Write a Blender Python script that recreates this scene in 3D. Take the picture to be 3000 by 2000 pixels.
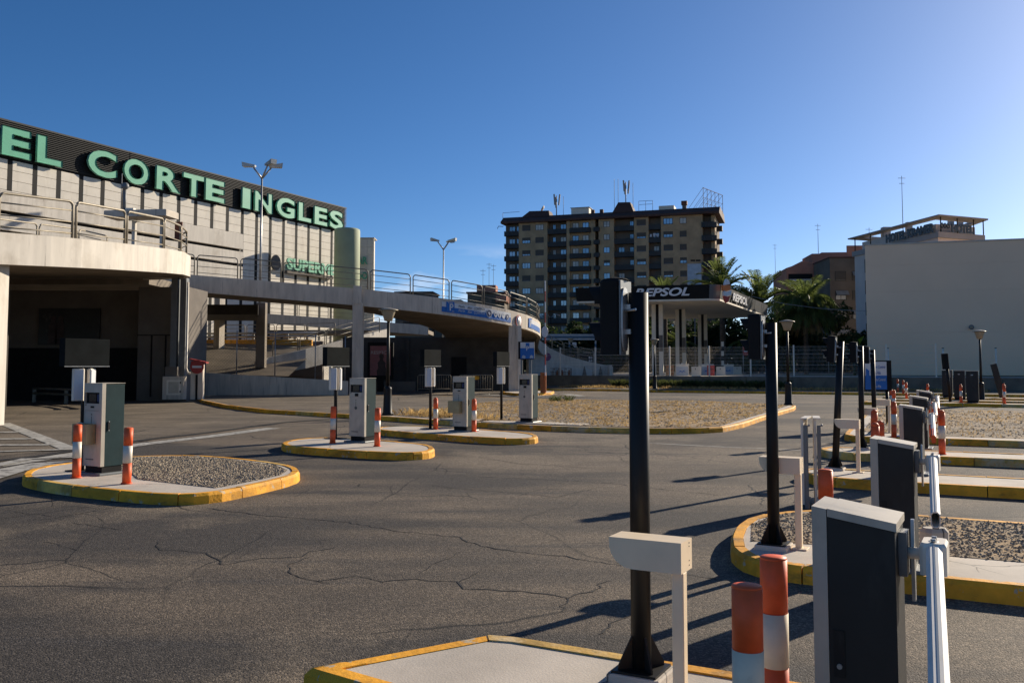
import bpy, math, random
from mathutils import Vector, Matrix
for o in list(bpy.data.objects): bpy.data.objects.remove(o)
S = bpy.context.scene
C = S.collection
R = math.radians
random.seed(7)

# ---------------------------------------------------------------- camera
cd = bpy.data.cameras.new('camera'); cam = bpy.data.objects.new('camera', cd); C.objects.link(cam)
cam.location = (0, 0, 1.6); cam.rotation_euler = (R(93.5), 0, 0)
cd.sensor_width = 36; cd.lens = 31.8; cd.shift_y = -0.03; cd.clip_start = 0.05; cd.clip_end = 3000
S.camera = cam
S.view_settings.view_transform = 'Standard'; S.view_settings.look = 'None'
S.view_settings.gamma = 1; S.view_settings.use_curve_mapping = False
S.view_settings.exposure = 0.6

# ---------------------------------------------------------------- sky and sun
SUN_AZ, SUN_EL = 47, 21          # degrees: clockwise from straight ahead, above the horizon
w = bpy.data.worlds.new('World'); S.world = w; w.use_nodes = True
wn = w.node_tree; wn.nodes.clear()
def wnode(t, **k):
    n = wn.nodes.new(t)
    for a, b in k.items(): setattr(n, a, b)
    return n
sky = wnode('ShaderNodeTexSky', sky_type='NISHITA', sun_disc=False, sun_elevation=R(SUN_EL), sun_rotation=R(SUN_AZ),
            air_density=0.6, dust_density=0.45, ozone_density=4.0, altitude=60)
bg = wnode('ShaderNodeBackground'); bg.inputs[1].default_value = 0.077
wo = wnode('ShaderNodeOutputWorld')
# a few small fair-weather clouds low over the roofs, all round
tc = wnode('ShaderNodeTexCoord'); sx = wnode('ShaderNodeSeparateXYZ'); mp = wnode('ShaderNodeMapping')
mp.inputs['Scale'].default_value = (5.5, 5.5, 20)
mp.inputs['Location'].default_value = (0.35, 0.1, 0.0)
nz = wnode('ShaderNodeTexNoise'); nz.inputs['Scale'].default_value = 1.6; nz.inputs['Detail'].default_value = 7
cr = wnode('ShaderNodeValToRGB'); cr.color_ramp.elements[0].position = .52; cr.color_ramp.elements[1].position = .68
er = wnode('ShaderNodeValToRGB'); el = er.color_ramp.elements
el[0].position = 0.0; el[0].color = (0, 0, 0, 1); el[1].position = .135; el[1].color = (0, 0, 0, 1)
e2 = el.new(.07); e2.color = (.9, .9, .9, 1)
ml = wnode('ShaderNodeMath', operation='MULTIPLY')
mx = wnode('ShaderNodeMix', data_type='RGBA'); mx.inputs['B'].default_value = (9.0, 9.4, 10.0, 1)
L = wn.links.new
L(tc.outputs['Generated'], sx.inputs[0]); L(tc.outputs['Generated'], mp.inputs[0]); L(mp.outputs[0], nz.inputs['Vector'])
L(nz.outputs['Fac'], cr.inputs[0]); L(sx.outputs['Z'], er.inputs[0])
L(cr.outputs[0], ml.inputs[0]); L(er.outputs[0], ml.inputs[1]); L(ml.outputs[0], mx.inputs['Factor'])
hs = wnode('ShaderNodeHueSaturation'); hs.inputs['Saturation'].default_value = 1.17
L(sky.outputs[0], hs.inputs['Color']); L(hs.outputs[0], mx.inputs['A']); L(mx.outputs['Result'], bg.inputs[0]); L(bg.outputs[0], wo.inputs[0])

sd = bpy.data.lights.new('sun', 'SUN'); sd.energy = 4.6; sd.angle = R(.55); sd.color = (1.0, .88, .71)
so = bpy.data.objects.new('sun', sd); C.objects.link(so)
sdir = Vector((math.sin(R(SUN_AZ))*math.cos(R(SUN_EL)), math.cos(R(SUN_AZ))*math.cos(R(SUN_EL)), math.sin(R(SUN_EL))))
so.rotation_euler = sdir.to_track_quat('Z', 'Y').to_euler(); so.location = (30, 30, 40)

# ---------------------------------------------------------------- helpers
GR = R(-28.5)                               # the lot's grid: local x runs along the lanes, local y across them
UX, UY = math.sin(R(28.5)), math.cos(R(28.5))
def gp(x, y, a, b):                          # a metres along the lane, b metres across, from (x, y)
    return (x+a*UY+b*UX, y-a*UX+b*UY)

class MB:
    def __init__(s): s.v = []; s.f = []; s.sm = []
    def add(s, vs, fs, smooth=False, m=None):
        n = len(s.v)
        s.v += [tuple(m @ Vector(p)) if m else tuple(p) for p in vs]
        s.f += [tuple(i+n for i in f) for f in fs]; s.sm += [smooth]*len(fs)
        return s
    def box(s, x0, x1, y0, y1, z0, z1, m=None):
        return s.add([(x0,y0,z0),(x1,y0,z0),(x1,y1,z0),(x0,y1,z0),(x0,y0,z1),(x1,y0,z1),(x1,y1,z1),(x0,y1,z1)],
                     [(0,3,2,1),(4,5,6,7),(0,1,5,4),(1,2,6,5),(2,3,7,6),(3,0,4,7)], m=m)
    def bev(s, x0, x1, y0, y1, z0, z1, b=.01, m=None):     # box with its four upright edges and its top edge chamfered
        pl = lambda i: [(x0+b+i,y0+i),(x1-b-i,y0+i),(x1-i,y0+b+i),(x1-i,y1-b-i),(x1-b-i,y1-i),(x0+b+i,y1-i),(x0+i,y1-b-i),(x0+i,y0+b+i)]
        vs = [(p[0],p[1],z0) for p in pl(0)]+[(p[0],p[1],z1-b) for p in pl(0)]+[(p[0],p[1],z1) for p in pl(b*.6)]
        fs = [tuple(range(7,-1,-1)), tuple(range(16,24))]
        for k in (0, 8):
            for i in range(8): j = (i+1) % 8; fs.append((k+i,k+j,k+8+j,k+8+i))
        return s.add(vs, fs, m=m)
    def obox(s, cx, cy, z0, z1, sx, sy, rz=0):
        return s.box(-sx/2, sx/2, -sy/2, sy/2, z0, z1, Matrix.Translation((cx,cy,0)) @ Matrix.Rotation(rz,4,'Z'))
    def bar(s, p, q, wd, hg):                # rectangular bar from p to q
        p, q = Vector(p), Vector(q); d = q-p; l = d.length
        m = Matrix.Translation(p) @ d.to_track_quat('X','Z').to_matrix().to_4x4()
        return s.box(0, l, -wd/2, wd/2, -hg/2, hg/2, m)
    def tube(s, p, q, r, n=8, r2=None, caps=True):
        p, q = Vector(p), Vector(q); r2 = r if r2 is None else r2
        m = (q-p).to_track_quat('Z','X').to_matrix()
        vs = []
        for c, rr in ((p,r),(q,r2)):
            for i in range(n):
                a = 2*math.pi*i/n; vs.append(c+m@Vector((math.cos(a)*rr, math.sin(a)*rr, 0)))
        s.add(vs, [(i,(i+1)%n,n+(i+1)%n,n+i) for i in range(n)], True)
        if caps:
            k = len(s.v)-2*n; s.f += [tuple(k+i for i in range(n-1,-1,-1)), tuple(k+n+i for i in range(n))]; s.sm += [False]*2
        return s
    def path(s, pts, r, n=6):                # round tube bent along points
        pts = [Vector(p) for p in pts]; rings = []
        for i, p in enumerate(pts):
            d = (pts[min(i+1,len(pts)-1)]-pts[max(i-1,0)]).normalized()
            up = Vector((0,0,1)) if abs(d.z) < .95 else Vector((1,0,0))
            a = d.cross(up).normalized(); b = a.cross(d)
            if i and rings[-1][1].dot(a) < 0 and abs(d.z) > .8: a, b = -a, -b
            rings.append(([p+a*math.cos(t)*r+b*math.sin(t)*r for t in [2*math.pi*k/n for k in range(n)]], a))
        vs = [v for rg in rings for v in rg[0]]; fs = []
        for i in range(len(pts)-1):
            for k in range(n): fs.append((i*n+k, i*n+(k+1)%n, (i+1)*n+(k+1)%n, (i+1)*n+k))
        fs += [tuple(range(n-1,-1,-1)), tuple((len(pts)-1)*n+k for k in range(n))]
        return s.add(vs, fs, True)
    def prism(s, poly, z0, z1, m=None):
        n = len(poly); a = sum(poly[i][0]*poly[(i+1)%n][1]-poly[(i+1)%n][0]*poly[i][1] for i in range(n))
        if a < 0: poly = poly[::-1]
        z = lambda k, i: k(*poly[i]) if callable(k) else k
        vs = [(p[0],p[1],z(z0,i)) for i, p in enumerate(poly)]+[(p[0],p[1],z(z1,i)) for i, p in enumerate(poly)]
        return s.add(vs, [tuple(range(n-1,-1,-1)), tuple(range(n,2*n))]+[(i,(i+1)%n,n+(i+1)%n,n+i) for i in range(n)], m=m)
    def plate(s, poly, t, m):                # outline in local x-z, thickness t along y
        n = len(poly); vs = [(p[0],-t/2,p[1]) for p in poly]+[(p[0],t/2,p[1]) for p in poly]
        return s.add(vs, [tuple(range(n)), tuple(range(2*n-1,n-1,-1))]+[((i+1)%n,i,n+i,n+(i+1)%n) for i in range(n)], m=m)
    def lathe(s, prof, n=16, c=(0,0,0), m=None):
        vs = [(c[0]+r*math.cos(2*math.pi*k/n), c[1]+r*math.sin(2*math.pi*k/n), c[2]+z) for r, z in prof for k in range(n)]
        fs = [(i*n+k, i*n+(k+1)%n, (i+1)*n+(k+1)%n, (i+1)*n+k) for i in range(len(prof)-1) for k in range(n)]
        s.add(vs, fs, True, m); b = len(s.v)-len(prof)*n
        s.f += [tuple(b+k for k in range(n-1,-1,-1)), tuple(b+(len(prof)-1)*n+k for k in range(n))]; s.sm += [False]*2
        return s
    def quad(s, *p): return s.add(p, [tuple(range(len(p)))])
    def mesh(s, name, mat):
        me = bpy.data.meshes.new(name); me.from_pydata(s.v, [], s.f); me.update()
        me.polygons.foreach_set('use_smooth', s.sm); me.materials.append(mat); return me
    def build(s, name, mat, parent=None): return obj(name, s.mesh(name, mat), parent)

def obj(name, me, parent=None):
    o = bpy.data.objects.new(name, me); C.objects.link(o)
    if parent: o.parent = parent
    return o
def tag(o, label=None, cat=None, group=None, kind=None):
    for k, v in (('label',label),('category',cat),('group',group),('kind',kind)):
        if v: o[k] = v
    return o
def thing(name, label, cat, loc=(0,0,0), rz=0, group=None):
    o = bpy.data.objects.new(name, None); C.objects.link(o); o.empty_display_size = .2
    o.location = loc; o.rotation_euler = (0,0,rz)
    return tag(o, label, cat, group)
def copy_tree(o, parent=None):
    c = o.copy(); C.objects.link(c)
    if parent: c.parent = parent
    for ch in list(o.children): copy_tree(ch, c)
    return c
def again(o, label, loc, rz, group=None):
    c = copy_tree(o); c.location = loc; c.rotation_euler = (0,0,rz); c['label'] = label
    if group: c['group'] = group
    return c
def text(name, s, size, mat, parent=None, m=None, depth=.01, bold=0, shear=0, sx=1, fill='BOTH', align='LEFT', space=1):
    cu = bpy.data.curves.new('t','FONT'); cu.body = s; cu.size = size; cu.extrude = depth; cu.offset = bold; cu.shear = shear
    cu.align_x = align; cu.fill_mode = fill; cu.resolution_u = 4; cu.space_character = space
    t = bpy.data.objects.new('t', cu); C.objects.link(t); bpy.context.view_layer.update()
    me = bpy.data.meshes.new_from_object(t.evaluated_get(bpy.context.evaluated_depsgraph_get()))
    bpy.data.objects.remove(t); bpy.data.curves.remove(cu)
    mm = Matrix.Rotation(R(90),4,'X') @ Matrix.Diagonal((sx,1,1,1))      # upright, facing -y
    me.transform((m @ mm) if m else mm); me.materials.clear(); me.materials.append(mat); me.name = name
    return obj(name, me, parent)
def offset_poly(poly, d):                    # inward offset of a counter-clockwise outline
    n = len(poly); out = []
    for i in range(n):
        p0, p1, p2 = Vector(poly[i-1]), Vector(poly[i]), Vector(poly[(i+1)%n])
        e1 = (p1-p0).normalized(); e2 = (p2-p1).normalized()
        n1 = Vector((-e1.y,e1.x)); n2 = Vector((-e2.y,e2.x)); b = n1+n2
        b = b.normalized()*(d/max(.45, b.normalized().dot(n1))); out.append(tuple(p1+b))
    return out
def smooth_poly(poly, it=2):
    for _ in range(it):
        q = []
        for i in range(len(poly)):
            a, b = Vector(poly[i]), Vector(poly[(i+1)%len(poly)])
            q += [tuple(a*.75+b*.25), tuple(a*.25+b*.75)]
        poly = q
    return poly
def ccw(poly):
    a = sum(poly[i-1][0]*poly[i][1]-poly[i][0]*poly[i-1][1] for i in range(len(poly)))
    return poly if a > 0 else poly[::-1]

# ---------------------------------------------------------------- materials
def mat(name, col, rough=.75, metal=0., var=.18, scale=3., stretch=(1,1,1), bump=0., bscale=60., spec=.4, col2=None, detail=5., lo=.35, hi=.65, alpha=None):
    m = bpy.data.materials.new(name); m.use_nodes = True; t = m.node_tree; b = t.nodes['Principled BSDF']
    b.inputs['Roughness'].default_value = rough; b.inputs['Metallic'].default_value = metal; b.inputs['Specular IOR Level'].default_value = spec
    c = tuple(col)+(1,); g = t.nodes.new('ShaderNodeNewGeometry'); mp = t.nodes.new('ShaderNodeMapping'); mp.inputs['Scale'].default_value = stretch
    t.links.new(g.outputs['Position'], mp.inputs[0])
    n = t.nodes.new('ShaderNodeTexNoise'); n.inputs['Scale'].default_value = scale; n.inputs['Detail'].default_value = detail; n.inputs['Roughness'].default_value = .6
    t.links.new(mp.outputs[0], n.inputs['Vector'])
    r = t.nodes.new('ShaderNodeValToRGB'); r.color_ramp.elements[0].position = lo; r.color_ramp.elements[1].position = hi
    d = tuple(col2)+(1,) if col2 else tuple(x*(1-var*1.6) for x in col)+(1,)
    r.color_ramp.elements[0].color = d; r.color_ramp.elements[1].color = c if col2 else tuple(min(1,x*(1+var*.5)) for x in col)+(1,)
    t.links.new(n.outputs['Fac'], r.inputs[0]); t.links.new(r.outputs[0], b.inputs['Base Color'])
    if bump:
        n2 = t.nodes.new('ShaderNodeTexNoise'); n2.inputs['Scale'].default_value = bscale; n2.inputs['Detail'].default_value = 4
        t.links.new(mp.outputs[0], n2.inputs['Vector']); bn = t.nodes.new('ShaderNodeBump'); bn.inputs['Strength'].default_value = bump; bn.inputs['Distance'].default_value = .02
        t.links.new(n2.outputs['Fac'], bn.inputs['Height']); t.links.new(bn.outputs[0], b.inputs['Normal'])
    m['ramp'] = r.name
    return m
def mixin(m, col, noise_scale, lo, hi, stretch=(1,1,1), detail=6., rot=0):
    """second layer (stains, chips, wear) over the colour already there"""
    t = m.node_tree; b = t.nodes['Principled BSDF']; src = b.inputs['Base Color'].links[0].from_socket
    g = t.nodes.new('ShaderNodeNewGeometry'); mp = t.nodes.new('ShaderNodeMapping'); mp.inputs['Scale'].default_value = stretch; mp.inputs['Location'].default_value = (3.1+noise_scale*5, 7.7, 1.3); mp.inputs['Rotation'].default_value = (0,0,rot)
    t.links.new(g.outputs['Position'], mp.inputs[0])
    n = t.nodes.new('ShaderNodeTexNoise'); n.inputs['Scale'].default_value = noise_scale; n.inputs['Detail'].default_value = detail; n.inputs['Roughness'].default_value = .65
    t.links.new(mp.outputs[0], n.inputs['Vector'])
    r = t.nodes.new('ShaderNodeValToRGB'); r.color_ramp.elements[0].position = lo; r.color_ramp.elements[1].position = hi
    t.links.new(n.outputs['Fac'], r.inputs[0])
    x = t.nodes.new('ShaderNodeMix'); x.data_type = 'RGBA'; x.inputs['B'].default_value = tuple(col)+(1,)
    t.links.new(r.outputs[0], x.inputs['Factor']); t.links.new(src, x.inputs['A']); t.links.new(x.outputs['Result'], b.inputs['Base Color'])
    return m
def cracks(m, scale, width, keep_lo, keep_hi, dark=.35):
    """thin wandering cracks: the edges of distorted cells, kept only in places"""
    t = m.node_tree; b = t.nodes['Principled BSDF']; src = b.inputs['Base Color'].links[0].from_socket
    g = t.nodes.new('ShaderNodeNewGeometry'); mp = t.nodes.new('ShaderNodeMapping'); mp.inputs['Scale'].default_value = (1,.62,0); mp.inputs['Rotation'].default_value = (0,0,.7)
    t.links.new(g.outputs['Position'], mp.inputs[0])
    n = t.nodes.new('ShaderNodeTexNoise'); n.inputs['Scale'].default_value = 1.6; n.inputs['Detail'].default_value = 6
    t.links.new(mp.outputs[0], n.inputs['Vector'])
    a = t.nodes.new('ShaderNodeMix'); a.data_type = 'VECTOR'; a.inputs['Factor'].default_value = .22
    t.links.new(mp.outputs[0], a.inputs['A']); t.links.new(n.outputs['Color'], a.inputs['B'])
    v = t.nodes.new('ShaderNodeTexVoronoi'); v.feature = 'DISTANCE_TO_EDGE'; v.inputs['Scale'].default_value = scale
    t.links.new(a.outputs['Result'], v.inputs['Vector'])
    r = t.nodes.new('ShaderNodeValToRGB'); r.color_ramp.elements[0].position = 0; r.color_ramp.elements[1].position = width
    r.color_ramp.elements[0].color = (1,1,1,1); r.color_ramp.elements[1].color = (0,0,0,1)
    t.links.new(v.outputs['Distance'], r.inputs[0])
    n2 = t.nodes.new('ShaderNodeTexNoise'); n2.inputs['Scale'].default_value = .33; n2.inputs['Detail'].default_value = 3
    t.links.new(g.outputs['Position'], n2.inputs['Vector'])
    k = t.nodes.new('ShaderNodeValToRGB'); k.color_ramp.elements[0].position = keep_lo; k.color_ramp.elements[1].position = keep_hi
    t.links.new(n2.outputs['Fac'], k.inputs[0])
    mu = t.nodes.new('ShaderNodeMath'); mu.operation = 'MULTIPLY'; t.links.new(r.outputs[0], mu.inputs[0]); t.links.new(k.outputs[0], mu.inputs[1])
    x = t.nodes.new('ShaderNodeMix'); x.data_type = 'RGBA'; x.inputs['B'].default_value = (.006,.006,.006,1)
    t.links.new(mu.outputs[0], x.inputs['Factor']); t.links.new(src, x.inputs['A']); t.links.new(x.outputs['Result'], b.inputs['Base Color'])
    return m
def grain(m, scale, lo, hi, strength, dist):
    """stone chips of a surface dressing: colour per cell and relief"""
    t = m.node_tree; b = t.nodes['Principled BSDF']; src = b.inputs['Base Color'].links[0].from_socket
    g = t.nodes.new('ShaderNodeNewGeometry'); v = t.nodes.new('ShaderNodeTexVoronoi'); v.inputs['Scale'].default_value = scale
    t.links.new(g.outputs['Position'], v.inputs['Vector'])
    s = t.nodes.new('ShaderNodeSeparateColor'); t.links.new(v.outputs['Color'], s.inputs[0])
    mr = t.nodes.new('ShaderNodeMapRange'); mr.inputs['To Min'].default_value = lo; mr.inputs['To Max'].default_value = hi
    p = t.nodes.new('ShaderNodeMath'); p.operation = 'POWER'; p.inputs[1].default_value = 2.2
    t.links.new(s.outputs[0], p.inputs[0]); t.links.new(p.outputs[0], mr.inputs['Value'])
    x = t.nodes.new('ShaderNodeVectorMath'); x.operation = 'MULTIPLY'; t.links.new(src, x.inputs[0]); t.links.new(mr.outputs[0], x.inputs[1])
    t.links.new(x.outputs[0], b.inputs['Base Color'])
    bn = t.nodes.new('ShaderNodeBump'); bn.invert = True; bn.inputs['Strength'].default_value = strength; bn.inputs['Distance'].default_value = dist
    t.links.new(v.outputs['Distance'], bn.inputs['Height']); t.links.new(bn.outputs[0], b.inputs['Normal'])
    return m

M = {}
a = mat('asphalt', (.172,.134,.095), .85, var=.16, scale=.35, spec=.3)
mixin(a, (.062,.053,.044), .24, .44, .56, stretch=(.45,1.5,1), detail=3.5, rot=-.5); mixin(a, (.20,.158,.110), .22, .52, .64, rot=.3); mixin(a, (.055,.050,.046), .9, .56, .72, stretch=(.25,1.8,1), rot=-.5)
mixin(a, (.20,.165,.125), 2.6, .66, .80); cracks(a, .5, .008, .46, .56); cracks(a, 1.4, .012, .50, .60); grain(a, 95, .5, 1.9, .65, .006); M['asphalt'] = a
a = mat('old_asphalt', (.175,.140,.100), .85, var=.25, scale=.6, spec=.3, bump=.2, bscale=90)
mixin(a, (.10,.082,.062), .9, .5, .7, stretch=(.4,1.5,1)); cracks(a, .4, .01, .5, .6); grain(a, 70, .7, 1.6, .4, .005); M['old_asphalt'] = a
a = mat('kerb_yellow', (.90,.41,.028), .72, var=.25, scale=2.2, spec=.3, bump=.25, bscale=30)
mixin(a, (.14,.09,.035), 3.2, .55, .76, stretch=(1,1,2.2)); mixin(a, (.50,.40,.26), 6.5, .60, .63); mixin(a, (.16,.11,.05), 22, .68, .74); M['kerb'] = a
a = mat('kerb_pale', (.74,.45,.10), .8, var=.3, scale=3, bump=.25, bscale=30); mixin(a, (.62,.46,.24), 3.0, .5, .6); M['kerb_pale'] = a
a = mat('slab_concrete', (.58,.51,.42), .85, var=.12, scale=1.8, bump=.12, bscale=80); mixin(a, (.38,.35,.30), 2.1, .56, .8); cracks(a, .7, .004, .56, .6); M['slab'] = a
a = mat('concrete', (.62,.54,.435), .85, var=.12, scale=1.2, stretch=(3,3,.5), bump=.15, bscale=25)
mixin(a, (.15,.135,.115), 2.4, .56, .82, stretch=(3,3,.22)); mixin(a, (.46,.43,.38), .9, .6, .85); M['concrete'] = a
a = mat('white_concrete', (.62,.57,.49), .8, var=.09, scale=1.2, stretch=(3,3,.4)); mixin(a, (.40,.35,.28), .6, .5, .75); mixin(a, (.10,.085,.07), 3.4, .64, .74, stretch=(4.5,4.5,.28)); M['white_concrete'] = a
M['dark_concrete'] = mixin(mat('stained_concrete', (.20,.165,.12), .9, var=.2, scale=.8), (.10,.085,.06), 1.2, .5, .75)
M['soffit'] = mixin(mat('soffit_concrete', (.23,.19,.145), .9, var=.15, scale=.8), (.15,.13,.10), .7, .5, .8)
M['dark_wall'] = mat('plain_dark_wall', (.065,.058,.05), .9, var=.2, scale=1)  # even dark base colour, lowered for the space under the decks
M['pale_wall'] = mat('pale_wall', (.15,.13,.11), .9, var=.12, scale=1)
M['grey_metal'] = mat('grey_sheet', (.16,.17,.175), .55, .1, var=.1, scale=2)
M['rail'] = mat('rail_paint', (.34,.29,.21), .5, .2, var=.15, scale=5)
M['rail_dark'] = mat('rail_steel', (.23,.21,.17), .5, .3, var=.15, scale=5)
M['galv'] = mat('galvanised', (.38,.38,.37), .42, .7, var=.15, scale=6)
M['black'] = mixin(mat('black_enamel', (.011,.0105,.010), .5, .0, var=.2, scale=3, spec=.3), (.035,.032,.027), 9, .6, .8, stretch=(1,1,.35))
M['black_matt'] = mat('black_matt', (.013,.013,.013), .8, var=.2, scale=3, spec=.2)
M['teal'] = mixin(mat('teal_cabinet', (.020,.045,.048), .75, var=.12, scale=4, spec=.15), (.035,.055,.055), 4, .6, .85)
M['slate'] = mixin(mat('slate_cabinet', (.022,.022,.020), .5, var=.12, scale=4, spec=.3), (.045,.045,.04), 7, .55, .85, stretch=(1,1,.4))
M['sign_back'] = mat('sign_back', (.013,.015,.015), .9, var=.15, scale=4, spec=.05)
M['machine'] = mixin(mat('machine_grey', (.50,.445,.355), .5, .15, var=.08, scale=3), (.22,.215,.20), 3, .55, .8, stretch=(1,1,.4))
M['machine_dk'] = mat('machine_panel', (.17,.18,.18), .45, .3, var=.1, scale=3)
M['white_paint'] = mixin(mat('white_paint', (.80,.72,.59), .5, var=.05, scale=4, spec=.45), (.42,.38,.31), 4, .62, .85)
M['cream_box'] = mixin(mat('cream_enamel', (.88,.71,.48), .5, var=.05, scale=4), (.66,.52,.35), 5, .66, .88)
M['arm'] = mixin(mat('arm_aluminium', (.80,.76,.68), .55, .0, var=.06, scale=3), (.58,.54,.47), 5, .6, .82)
M['red'] = mixin(mat('red_paint', (.92,.135,.035), .55, var=.12, scale=6), (.42,.13,.07), 24, .68, .73)
M['band'] = mixin(mat('band_white', (.78,.70,.58), .5, .05, var=.08, scale=5), (.10,.08,.06), 9, .67, .72, stretch=(1,1,.5))
M['silver_band'] = mixin(mat('band_silver', (.80,.68,.50), .65, .0, var=.1, scale=5), (.52,.45,.36), 9, .6, .8)
M['brass'] = mixin(mat('stained_brass', (.36,.29,.16), .42, .5, var=.15, scale=5), (.22,.19,.12), 4, .5, .75)
M['screen'] = mat('dark_glass', (.008,.009,.010), .12, var=.1, scale=3, spec=.6)
M['lens'] = mat('signal_lens', (.05,.012,.01), .2, var=.1, scale=3)
M['lamp_glass'] = mat('lamp_glass', (.33,.28,.19), .35, var=.08, scale=5)
M['lamp_cap'] = mat('lamp_cap', (.34,.30,.22), .5, .2, var=.1, scale=5)
M['panel'] = mixin(mat('facade_panel', (.72,.66,.56), .8, var=.05, scale=1.5), (.46,.41,.34), 1.1, .55, .85, stretch=(2,2,.35))
M['strip'] = mat('facade_strip', (.010,.009,.008), .8, var=.1, scale=3)
M['slat'] = mat('black_slat', (.010,.0095,.009), .65, .0, var=.15, scale=2)
M['sign_green'] = mat('sign_green', (.085,.39,.24), .45, var=.06, scale=2)
M['sign_rim'] = mat('sign_rim', (.26,.62,.45), .35, .2, var=.1, scale=2)
M['cyl'] = mat('tower_paint', (.32,.36,.23), .7, var=.06, scale=1)
M['brick'] = mixin(mat('buff_brick', (.42,.295,.165), .9, var=.15, scale=.5), (.32,.23,.135), .3, .5, .8)
M['roof'] = mat('brown_tile', (.085,.042,.030), .8, var=.15, scale=.6)
M['dark_facade'] = mat('dark_render', (.15,.12,.09), .9, var=.15, scale=.4)
M['balcony'] = mat('balcony_panel', (.030,.030,.028), .6, var=.2, scale=.5)
M['frame'] = mat('window_frame', (.03,.027,.024), .5, var=.1, scale=2)
M['shutter'] = mat('roller_shutter', (.085,.07,.052), .7, var=.15, scale=1.5, stretch=(1,1,12))
M['glass'] = mat('window_glass', (.30,.33,.36), .08, .6, var=.3, scale=.2, spec=.9)
M['curtain'] = mat('curtain_glass', (.55,.53,.47), .3, var=.25, scale=.6)
M['house_red'] = mat('red_render', (.46,.20,.13), .9, var=.12, scale=.4)
M['hotel'] = mat('hotel_render', (.60,.52,.46), .8, var=.06, scale=.4)
M['hotel_grey'] = mat('hotel_grey', (.32,.30,.28), .7, var=.08, scale=.4)
M['wall_cream'] = mixin(mat('cream_wall', (.95,.675,.45), .85, var=.03, scale=.25), (.91,.64,.42), .18, .45, .8)
M['fascia'] = mat('canopy_fascia', (.010,.010,.010), .6, var=.15, scale=.6, spec=.15)
M['fascia_grey'] = mat('canopy_fascia_grey', (.11,.115,.12), .35, .2, var=.2, scale=.8, stretch=(1,1,.2))
M['canopy_under'] = mat('canopy_soffit', (.72,.64,.51), .7, var=.06, scale=.7)
M['letter_white'] = mat('letter_white', (.70,.70,.70), .4, var=.03, scale=2)
M['letter_grey'] = mat('letter_grey', (.07,.09,.10), .5, var=.1, scale=2)
M['orange'] = mat('emblem_orange', (.70,.20,.05), .4, var=.06, scale=2)
M['crimson'] = mat('emblem_red', (.45,.05,.04), .4, var=.06, scale=2)
M['blue'] = mat('sign_blue', (.010,.13,.44), .45, var=.06, scale=3)
M['navy'] = mat('sign_navy', (.012,.02,.09), .45, var=.06, scale=3)
M['sign_white'] = mat('sign_white', (.62,.63,.64), .45, var=.05, scale=3)
M['sign_red'] = mat('sign_red', (.36,.035,.03), .5, var=.12, scale=4)
M['purple'] = mat('faded_purple', (.20,.03,.14), .5, var=.15, scale=4)
M['beam_blue'] = mat('beam_blue', (.06,.14,.24), .5, var=.1, scale=2)
M['beam_pale'] = mat('beam_pale', (.42,.47,.52), .5, var=.1, scale=2)
M['rust'] = mat('rusty_steel', (.16,.06,.04), .75, var=.3, scale=4)
M['orange_cab'] = mat('orange_cabinet', (.38,.11,.025), .55, var=.12, scale=4)
M['pink'] = mat('poster_pink', (.30,.115,.115), .5, var=.15, scale=2)
M['poster_fig'] = mat('poster_figure', (.045,.025,.025), .5, var=.3, scale=4)
M['poster_dark'] = mixin(mat('poster_dark', (.014,.013,.013), .4, var=.3, scale=2), (.07,.06,.055), 1.6, .60, .75)
M['trunk'] = mat('palm_trunk', (.12,.085,.055), .95, var=.35, scale=3, stretch=(1,1,4), bump=.6, bscale=12)
M['bark'] = mat('bark', (.09,.07,.05), .95, var=.3, scale=3, stretch=(1,1,.4))
M['frond'] = mat('palm_frond', (.15,.19,.05), .5, var=.35, scale=.8, spec=.35)
M['frond_dry'] = mat('dry_frond', (.22,.15,.06), .8, var=.3, scale=1.5)
M['leaf_dark'] = mat('leaf_dark', (.036,.058,.018), .6, var=.4, scale=.5, spec=.3)
M['leaf_mid'] = mat('leaf_mid', (.055,.085,.025), .6, var=.4, scale=.5, spec=.3)
M['leaf_sunlit'] = mat('leaf_sunlit', (.22,.33,.03), .5, var=.2, scale=2)  # brighter copy of the leaf green, so one leaf looks sunlit
M['grass'] = mat('green_grass', (.085,.10,.03), .9, var=.35, scale=2)
M['straw'] = mat('dry_grass', (.50,.34,.14), .9, var=.35, scale=1.5)
a = mat('gravel_soil', (.33,.25,.165), .95, var=.3, scale=.9, bump=.5, bscale=25); mixin(a, (.40,.26,.12), .5, .45, .62); mixin(a, (.11,.095,.075), 1.3, .55, .75); grain(a, 60, .6, 1.5, .45, .01); M['gravel'] = a
M['stone_a'] = mat('gravel_stone_pale', (.52,.42,.29), .9, var=.4, scale=30)
M['stone_b'] = mat('gravel_stone_grey', (.33,.26,.18), .9, var=.4, scale=30)
M['soil'] = mat('dark_soil', (.085,.07,.045), .95, var=.35, scale=.8, bump=.5, bscale=10)
M['line'] = mixin(mat('road_paint', (.44,.42,.37), .8, var=.15, scale=2), (.12,.11,.10), 6, .50, .62)
M['drain'] = mat('drain_iron', (.016,.015,.014), .8, var=.3, scale=3)
M['forecourt'] = mat('forecourt_concrete', (.42,.36,.28), .85, var=.1, scale=.4)
M['bounce_pale'] = mixin(mat('bounce_pale', (.58,.49,.38), .9, var=.12, scale=.4), (.48,.41,.32), .15, .45, .7)  # pale colour chosen to throw warm light back at camera-facing surfaces
M['lawn'] = mat('lawn', (.085,.105,.03), .95, var=.3, scale=.3)
M['skin'] = mat('skin', (.35,.20,.14), .6)
M['cloth_grey'] = mat('shirt_grey', (.22,.22,.21), .9)
M['cloth_dark'] = mat('trousers_dark', (.03,.03,.035), .9)
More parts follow.
